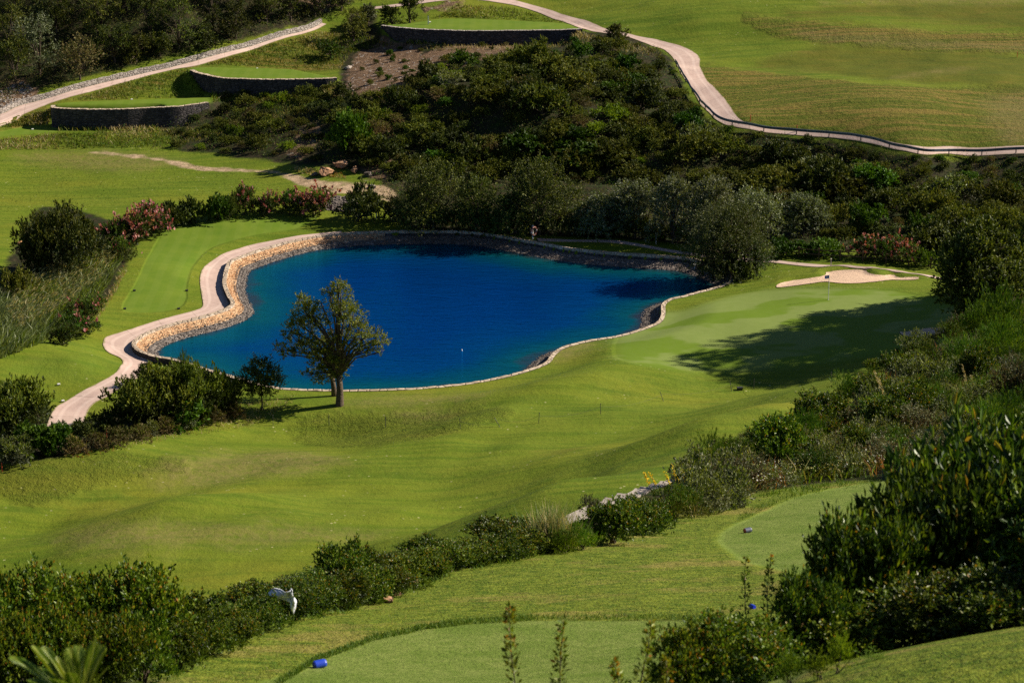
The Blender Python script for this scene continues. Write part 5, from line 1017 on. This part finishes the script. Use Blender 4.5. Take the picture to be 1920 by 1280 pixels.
# fairway stakes with a rope line
ST = [(512,797),(617,797),(723,801),(863,804),(937,800),(1010,793),(1126,776),(1244,752),(1372,733),(1413,729),(1558,718)]; LE = [0,0,0,-.05,-.5,.05,0,-.35,-.2,.03,0]
SN = ['leftmost dark rope stake on the fairway left of the tall tree', 'dark rope stake just below the tall waterside tree', 'dark rope stake in the brown rough patch', 'dark rope stake left of the leaning one', 'strongly leaning dark stake in the middle of the fairway', 'upright dark stake right of the leaning one', 'dark stake below the bend of the pond edge', 'leaning dark stake on the right half of the fairway', 'slightly tilted stake left of the dark box', 'upright stake right of the dark box', 'rightmost dark stake below the long shadow']
for (px, py), le, lb in zip(ST, LE, SN):
    p = up_at(px, py); r_ = empty('rope_stake', p); r_.rotation_euler = (0, le, 0); tag(r_, lb, 'stake', 'rope stakes across the fairway')
    mb = MB(); mb.tube([(0,0,-.15),(0,0,.80)], [.022,.022], 6); mb.build('rod', [M['metal_dark']], r_); mb = MB(); mb.tube([(0,0,.80),(0,0,.85),(0,0,.87)], [.035,.035,.015], 8); mb.build('cap', [M['black_rubber']], r_)
mb = MB(); pts = [up_at(a, b) for a, b in ST]
for a, b in zip(pts[:-1], pts[1:]):
    L_ = []
    for t in np.linspace(0, 1, 9):
        q = a * (1 - t) + b * t; q[2] = max(q[2] + .62 - 4 * .35 * t * (1 - t), float(H(np.array([q[0]]), np.array([q[1]]))[0]) + .03); L_.append(tuple(q))
    mb.tube(L_, .008, 4)
tag(mb.build('barrier_rope', [M['rope']]), 'thin dark rope strung low between the fairway stakes', 'rope')
for px, py, lb in [(200,822,'red painted stake at the fairway edge by the brown shrubs'),(1407,227,'red stake beside the foot of the upper path'),(1494,247,'short red stake above the guard rail'),(1907,108,'red stake at the right end of the upper fairway'),(4,884,'red stake at the left edge by the grey shrub')]:
    p = up_at(px, py); r_ = empty('red_stake', p); tag(r_, lb, 'stake', 'red hazard stakes'); mb = MB(); mb.tube([(0,0,-.15),(0,0,.62)], [.04,.035], 8); mb.build('post', [M['red_paint']], r_); mb = MB(); mb.tube([(0,0,.62),(0,0,.66),(0,0,.72)], [.045,.045,.006], 8); mb.build('tip', [M['red_paint']], r_)
# tee markers, far
for px, py, c, lb in [(252,546,'black_rubber','dark tee marker on the upper left edge of the left tee'),(350,546,'black_rubber','dark tee marker on the upper right edge of the left tee'),(234,580,'black_rubber','dark tee marker at the lower left corner of the left tee'),(335,580,'black_rubber','dark tee marker at the lower right corner of the left tee'),(118,753,'white_paint','white tee marker beside the cart path'),(87,779,'white_paint','white tee marker at the foot of the cart path'),(110,722,'white_paint','white tee marker below the lower left green'),(482,130,'white_paint','white tee marker on the middle walled tee'),(247,188,'white_paint','white tee marker on the lowest walled tee'),(61,244,'white_paint','white tee marker on the lowest tee at the left'),(806,43,'white_paint','white tee marker on the topmost walled tee')]:
    p = up_at(px, py); r_ = empty('tee_marker', p, .4); tag(r_, lb, 'tee marker', 'small tee markers far off'); mb = MB(); mb.tube([(-.13,0,.09),(-.11,0,.09),(.11,0,.09),(.13,0,.09)], [.05,.085,.085,.05], 10); mb.build('body', [M[c]], r_); mb = MB(); mb.tube([(0,0,-.05),(0,0,.05)], .015, 6); mb.build('spike', [M['metal_dark']], r_)
def near_marker(px, py, s, capm, rot, label):
    p = G1(px, py); r_ = empty('tee_marker', p, rot); tag(r_, label, 'tee marker'); L_, Rr_ = .15 * s, .052 * s
    mb = MB(); mb.tube([(-L_/2,0,Rr_*.95),(-L_/2+.006,0,Rr_*.95),(L_/2-.02,0,Rr_*.95),(L_/2,0,Rr_*.95)], [Rr_*.93,Rr_,Rr_,Rr_*.85], 20); mb.build('barrel', [M['tube_grey' if capm == 'cap_red' else 'blue_paint']], r_, False)
    mb = MB(); mb.tube([(-L_/2-.004,0,Rr_*.95),(-L_/2-.001,0,Rr_*.95)], [Rr_*.9,Rr_*.9], 20); mb.build('end_cap', [M[capm]], r_); mb = MB(); mb.tube([(0,0,-.05),(0,0,.01)], .006, 6); mb.build('spike', [M['metal_dark']], r_)
simple('tube_grey', (.10, .11, .17), .4, .5); simple('cap_red', (.32, .02, .03), .4, .5); simple('cap_blue', (.01, .03, .62), .35, .5)
near_marker(600, 1251, .82, 'cap_blue', .5, 'bright blue cylindrical tee marker lying on the near tee'); near_marker(1402, 998, .78, 'cap_red', .5, 'dark tee marker with a red end on the second tee'); near_marker(1410, 1140, .5, 'cap_blue', 2.2, 'small bluish tee marker half hidden by the foreground bushes')
# box between the stakes
p = up_at(1387, 731); r_ = empty('valve_box', p, .2); tag(r_, 'small dark box on the grass between two fairway stakes', 'box'); mb = MB(); mb.box((0,0,.10),(.42,.28,.24)); mb.build('body', [M['black_rubber']], r_); mb = MB(); mb.box((0,0,.235),(.46,.32,.03)); mb.build('lid', [M['metal_dark']], r_)
# marker posts
def post(name, px, py, h, w, mat, label, cat='post', tilt=0):
    p = up_at(px, py); r_ = empty(name, p); r_.rotation_euler = (0, tilt, 0); tag(r_, label, cat); mb = MB(); mb.box((0,0,h/2-.1),(w,w,h+.2)); mb.build('shaft', [M[mat]], r_); mb = MB(); mb.box((0,0,h+.02),(w*1.25,w*1.25,.05)); mb.build('top', [M['white_paint' if mat != 'white_paint' else 'metal_dark']], r_)
post('marker_post', 257, 459, .95, .16, 'galvanised', 'short grey post at the edge of the left tee by the pink oleanders', 'post', -.15); post('sign_post', 803, 46, 1.1, .13, 'white_paint', 'small white topped post on the topmost tee beside the dark tree')
# fences
def rail_fence(name, line, h, sp, label, rails, mat='wood'):
    q = np.array([G1(a, b)[:2] for a, b in line]); q = resample(catmull(q, 5), 90); z = H(q[:, 0], q[:, 1]); r_ = empty(name, (q[0,0], q[0,1], z[0])); tag(r_, label, 'fence'); o = np.array(r_.location); dd = np.r_[0, np.cumsum(np.linalg.norm(np.diff(q, axis=0), axis=1))]
    for rh in rails:
        mb = MB(); mb.tube([tuple(np.array([q[i,0], q[i,1]-.06, z[i]+rh])-o) for i in range(0, 90, 3)], .05, 6); mb.build('rail', [M[mat]], r_)
    p0 = None; s = 0
    while s < dd[-1]:
        x = np.interp(s, dd, q[:,0]); y = np.interp(s, dd, q[:,1]); zz = np.interp(s, dd, z)
        if p0 is None: mb = MB(); mb.box((0,0,h/2-.15),(.12,.12,h+.3)); p0 = mb.build('post', [M[mat]], r_); c = p0
        else: c = p0.copy(); link(c); c.parent = r_
        c.location = (x-o[0], y-o[1], zz-o[2]); s += sp
rail_fence('wooden_fence', [(1462,478),(1530,486),(1600,490),(1680,496),(1760,506),(1830,520)], 1.1, 2.2, 'dark wooden rail fence along the shaded path behind the long bunker', (.95, .5))
rail_fence('wooden_fence', [(1160,441),(1220,449),(1290,460),(1350,468)], 1.1, 2.2, 'dark wooden rail fence under the olives by the shore path', (.95, .5)); rail_fence('wooden_fence', [(655,404),(700,408),(745,412),(775,415)], .9, 1.6, 'dark wooden fence at the end of the left tee', (.75,))
post('pale_post', 706, 410, 1.0, .12, 'white_paint', 'pale upright post in the dark fence left of the shore trees', 'post'); p = up_at(726, 410); mb = MB(); mb.tube([(-.45,0,1.15),(.45,0,0)], .05, 6); o = mb.build('pale_brace', [M['wood_pale']]); o.location = tuple(p); tag(o, 'pale slanting brace leaning beside the upright fence post', 'post')
post('pale_post', 1230, 458, .8, .09, 'wood_pale', 'pale post in the shade of the olives near the shore path', 'post'); post('pale_post', 1558, 499, .7, .09, 'wood_pale', 'pale post on the shaded path above the flag', 'post')
# slipway board at the right corner of the pond
p = P(1310, 496, .75); mb = MB(); mb.box((0,0,0),(1.0,.35,.05)); mb.box((-.4,0,-.35),(.05,.3,.7)); mb.box((.4,0,-.35),(.05,.3,.7)); o = mb.build('jetty_board', [M['flag_white']]); o.location = tuple(p); tag(o, 'small white board on the stones in the dark right corner of the pond', 'board')
# buoy
p = P(866, 657, 0.02); mb = MB(); mb.tube([(0,0,-.14),(0,0,-.08),(0,0,.0),(0,0,.08),(0,0,.13)], [.01,.05,.07,.05,.01], 12); o = mb.build('buoy', [M['flag_white']], None, True); o.location = tuple(p); tag(o, 'tiny pinkish white buoy floating in the pond', 'buoy')
# boulders
def boulder(name, px, py, sx, sz, mat, label, seed, near=60, group=None, loc=None):
    p = G1(px, py, near=near) if loc is None else loc; rg = RS(seed); import bmesh as bm_; b = bm_.new(); bm_.ops.create_icosphere(b, subdivisions=3, radius=.5)
    pl = unit(rg.randn(20, 3)); ct = .20 + .18 * rg.rand(20)
    for v in b.verts:
        q = np.array(v.co)
        for a_, c_ in zip(pl, ct):
            e = q @ a_ - c_
            if e > 0: q = q - a_ * e
        q = q * (1 + .09 * rg.randn()); v.co = q
    me = bpy.data.meshes.new(name); b.to_mesh(me); b.free(); me.materials.append(M[mat]); o = link(bpy.data.objects.new(name, me)); o.location = (p[0], p[1], p[2] + sz * .28); o.scale = (sx, sx, sz); o.rotation_euler = (0, 0, rg.rand() * 6); tag(o, label, 'rock', group)
for a in [(609,328,2.2,1.5,'rock_red','large orange boulder left of the others above the sandy track',1),(641,316,2.0,1.6,'rock_red','upper orange boulder on the heap above the sandy track',2),(664,324,1.4,1.0,'rock_red','smaller reddish boulder right of the upper orange one',3),(590,330,1.2,.7,'rock_grey','small grey rock left of the large orange boulder',4),(690,330,1.3,.9,'rock_grey','grey rock in the gully right of the orange boulders',5),(652,130,1.6,.7,'rock_pale','pale rock at the left edge of the bare earth slope',6),(700,352,1.0,.6,'rock_pale','pale rock at the end of the sandy track',7)]: boulder('boulder', *a)
for a in [(727,1129,.20,.14,'rock_red','rounded reddish rock at the foot of the near hedge',11),(742,1116,.17,.12,'rock_red','small pinkish rock just behind the rounded one in the hedge',12),(776,1094,.20,.12,'rock_red','flat reddish rock under the hedge to the right',13),(1660,1212,.25,.10,'rock_red','reddish rock in the soil at the foot of the big foreground bush',14)]: boulder('hedge_rock', *a, near=8)
for i, (px, py, s_, lb) in enumerate([(38,458,.9,'orange rock on the bank left of the large rounded bush'),(47,448,.6,'small orange rock above another left of the rounded bush'),(118,838,.7,'whitish rock among the green shrubs at lower left'),(102,800,.8,'whitish rock at the foot of the cart path'),(150,842,.6,'small whitish rock right of the green shrubs')]): boulder('bank_rock', px, py, s_, s_ * .7, 'rock_orange' if i < 2 else 'rock_pale', lb, 20 + i)
q, X, Y = scatter_px([(590,372),(640,368),(700,375),(695,392),(630,398),(600,390)], 500, 140, near=60); rocks('rubble_stones', q, .4, M['rock_grey'], 141)
q, X, Y = scatter_px([(650,130),(690,95),(780,84),(800,100),(760,165),(690,178),(655,170)], 170, 142, near=60); rocks('earth_stones', q, .16, M['rock_pale'], 143)
q, X, Y = scatter_px([(-10,205),(0,172),(40,152),(66,172),(50,188)], 160, 144, near=60); rocks('earth_stones', q, .22, M['rock_pale'], 145)
# white bag hanging in the hedge
p = G1(536, 1158); p = PY(534, 1106, p[1] - .42); v = []; rg = RS(9); nu, nv_ = 9, 11; px_ = [(-.115,.0),(-.06,.01),(0,.012),(.05,.012),(.072,.005)]
def bagpt(u, w):   # u across, w from the top down
    if u < .5: x = -.12 + .16 * (u / .5); top = .005 + .01 * math.sin(u * 9); dep = .05 + .07 * (u / .5)
    else: x = .04 + .035 * ((u - .5) / .5); top = .015; dep = .12 + .14 * ((u - .5) / .5)
    return (x + .012 * math.sin(w * 6 + u * 5), .03 * math.sin(u * 11 + w * 4), top - dep * w)
for j in range(nv_):
    for i in range(nu): q = bagpt(i / (nu - 1), j / (nv_ - 1)); v.append((q[0] + rg.randn() * .003, q[1] + rg.randn() * .006 - .02 * math.sin(math.pi * i / 8), q[2]))
o = mesh('plastic_bag', v, [(j*nu+i, j*nu+i+1, (j+1)*nu+i+1, (j+1)*nu+i) for j in range(nv_-1) for i in range(nu-1)], M['plastic_bag'], None, True); o.location = tuple(p); o.scale = (1.35, 1.3, 1.3); md = o.modifiers.new('thick', 'SOLIDIFY'); md.thickness = .006; tag(o, 'crumpled white plastic bag caught on the near hedge', 'plastic bag')
# flower spikes
def spike(px, py, top, label, seed, lean, mat='petal_yellow', near=30, group='yellow flower spikes beside the pale wall', wid=1.0):
    p = G1(px, py, near=near); ppm = F / np.linalg.norm(p - [0, 0, CAMZ]); h = (py - top) / ppm / .95; r_ = empty('flower_spike', p); tag(r_, label, 'flower', group); rg = RS(seed)
    pts = [(lean * h * t ** 1.3, 0, h * t) for t in np.linspace(0, 1, 6)]; mb = MB(); mb.tube(pts, list(np.linspace(.007, .003, 6)), 5); mb.build('stem', [M['bark_grey']], r_)
    n = 90; t = .45 + .55 * rg.rand(n); c = np.stack([lean * h * t ** 1.3, t * 0, h * t], 1) + rg.randn(n, 3) * .012 * wid; l_ = link(bpy.data.objects.new('blossom', quads_mesh('blossom', leaf_geo(rg, c, rg.randn(n, 3), .028 * wid, .022 * wid), M[mat]))); l_.parent = r_
for i, (px, b, t, le, lb) in enumerate([(1222,925,885,-.35,'leftmost leaning yellow flower spike over the pale wall'),(1236,925,886,-.5,'second yellow flower spike leaning left over the pale wall'),(1262,925,885,-.4,'yellow flower spike at the left of the main cluster'),(1272,920,872,-.25,'tallest yellow flower spike in the cluster above the wall'),(1288,925,880,-.2,'yellow flower spike in the middle of the cluster'),(1282,930,892,-.35,'short yellow flower spike in the front of the cluster'),(1300,930,878,-.1,'upright yellow flower spike at the right of the cluster')]): spike(px, b, t, lb, i, le)
for i, (px, b, t, le, lb) in enumerate([(1660,760,698,-.35,'tall dry pale grass head leaning left by the orange plant'),(1668,790,706,-.3,'dry pale stalk crossing the green leaves on the brow'),(1815,740,683,-.25,'pale feathery grass plume on the right slope'),(1826,745,705,-.2,'smaller pale plume beside the feathery one')]): spike(px, b, t, lb, 30 + i, le, 'blade_straw', 30, 'dry grass plumes on the right slope', 1.5)
tag_clean = [o for o in bpy.data.objects if '_v' in o]
for o in tag_clean: del o['_v']
# ------------------------------------------------------------------ light
EL, AZ = R(34), R(14)     # sun height; bearing measured from +X towards +Y
sd = Vector((math.cos(AZ) * math.cos(EL), math.sin(AZ) * math.cos(EL), math.sin(EL)))
sl = bpy.data.lights.new('sun', 'SUN'); sl.energy = 5.0; sl.angle = R(.55); sl.color = (1, .91, .74)
so = link(bpy.data.objects.new('sun', sl)); so.rotation_euler = sd.to_track_quat('Z', 'Y').to_euler(); so.location = (100, 150, 150)
wd = bpy.data.worlds.new('World'); bpy.context.scene.world = wd; wd.use_nodes = True; nt = wd.node_tree; nt.nodes.clear()
sk = nt.nodes.new('ShaderNodeTexSky'); sk.sky_type = 'NISHITA'; sk.sun_disc = False; sk.sun_elevation = EL; sk.sun_rotation = R(90) - AZ; sk.dust_density = .1; sk.air_density = .65; sk.ozone_density = 2.5
bg = nt.nodes.new('ShaderNodeBackground'); bg.inputs['Strength'].default_value = .05; wo = nt.nodes.new('ShaderNodeOutputWorld')
nt.links.new(sk.outputs[0], bg.inputs[0]); nt.links.new(bg.outputs[0], wo.inputs[0])
sc = bpy.context.scene; sc.view_settings.view_transform = 'Standard'; sc.view_settings.look = 'None'; sc.view_settings.exposure = 0.68; sc.view_settings.gamma = 1
sc.cycles.max_bounces = 5; sc.cycles.diffuse_bounces = 1; sc.cycles.glossy_bounces = 2; sc.cycles.transmission_bounces = 3; sc.cycles.transparent_max_bounces = 4
sc.cycles.use_denoising = False
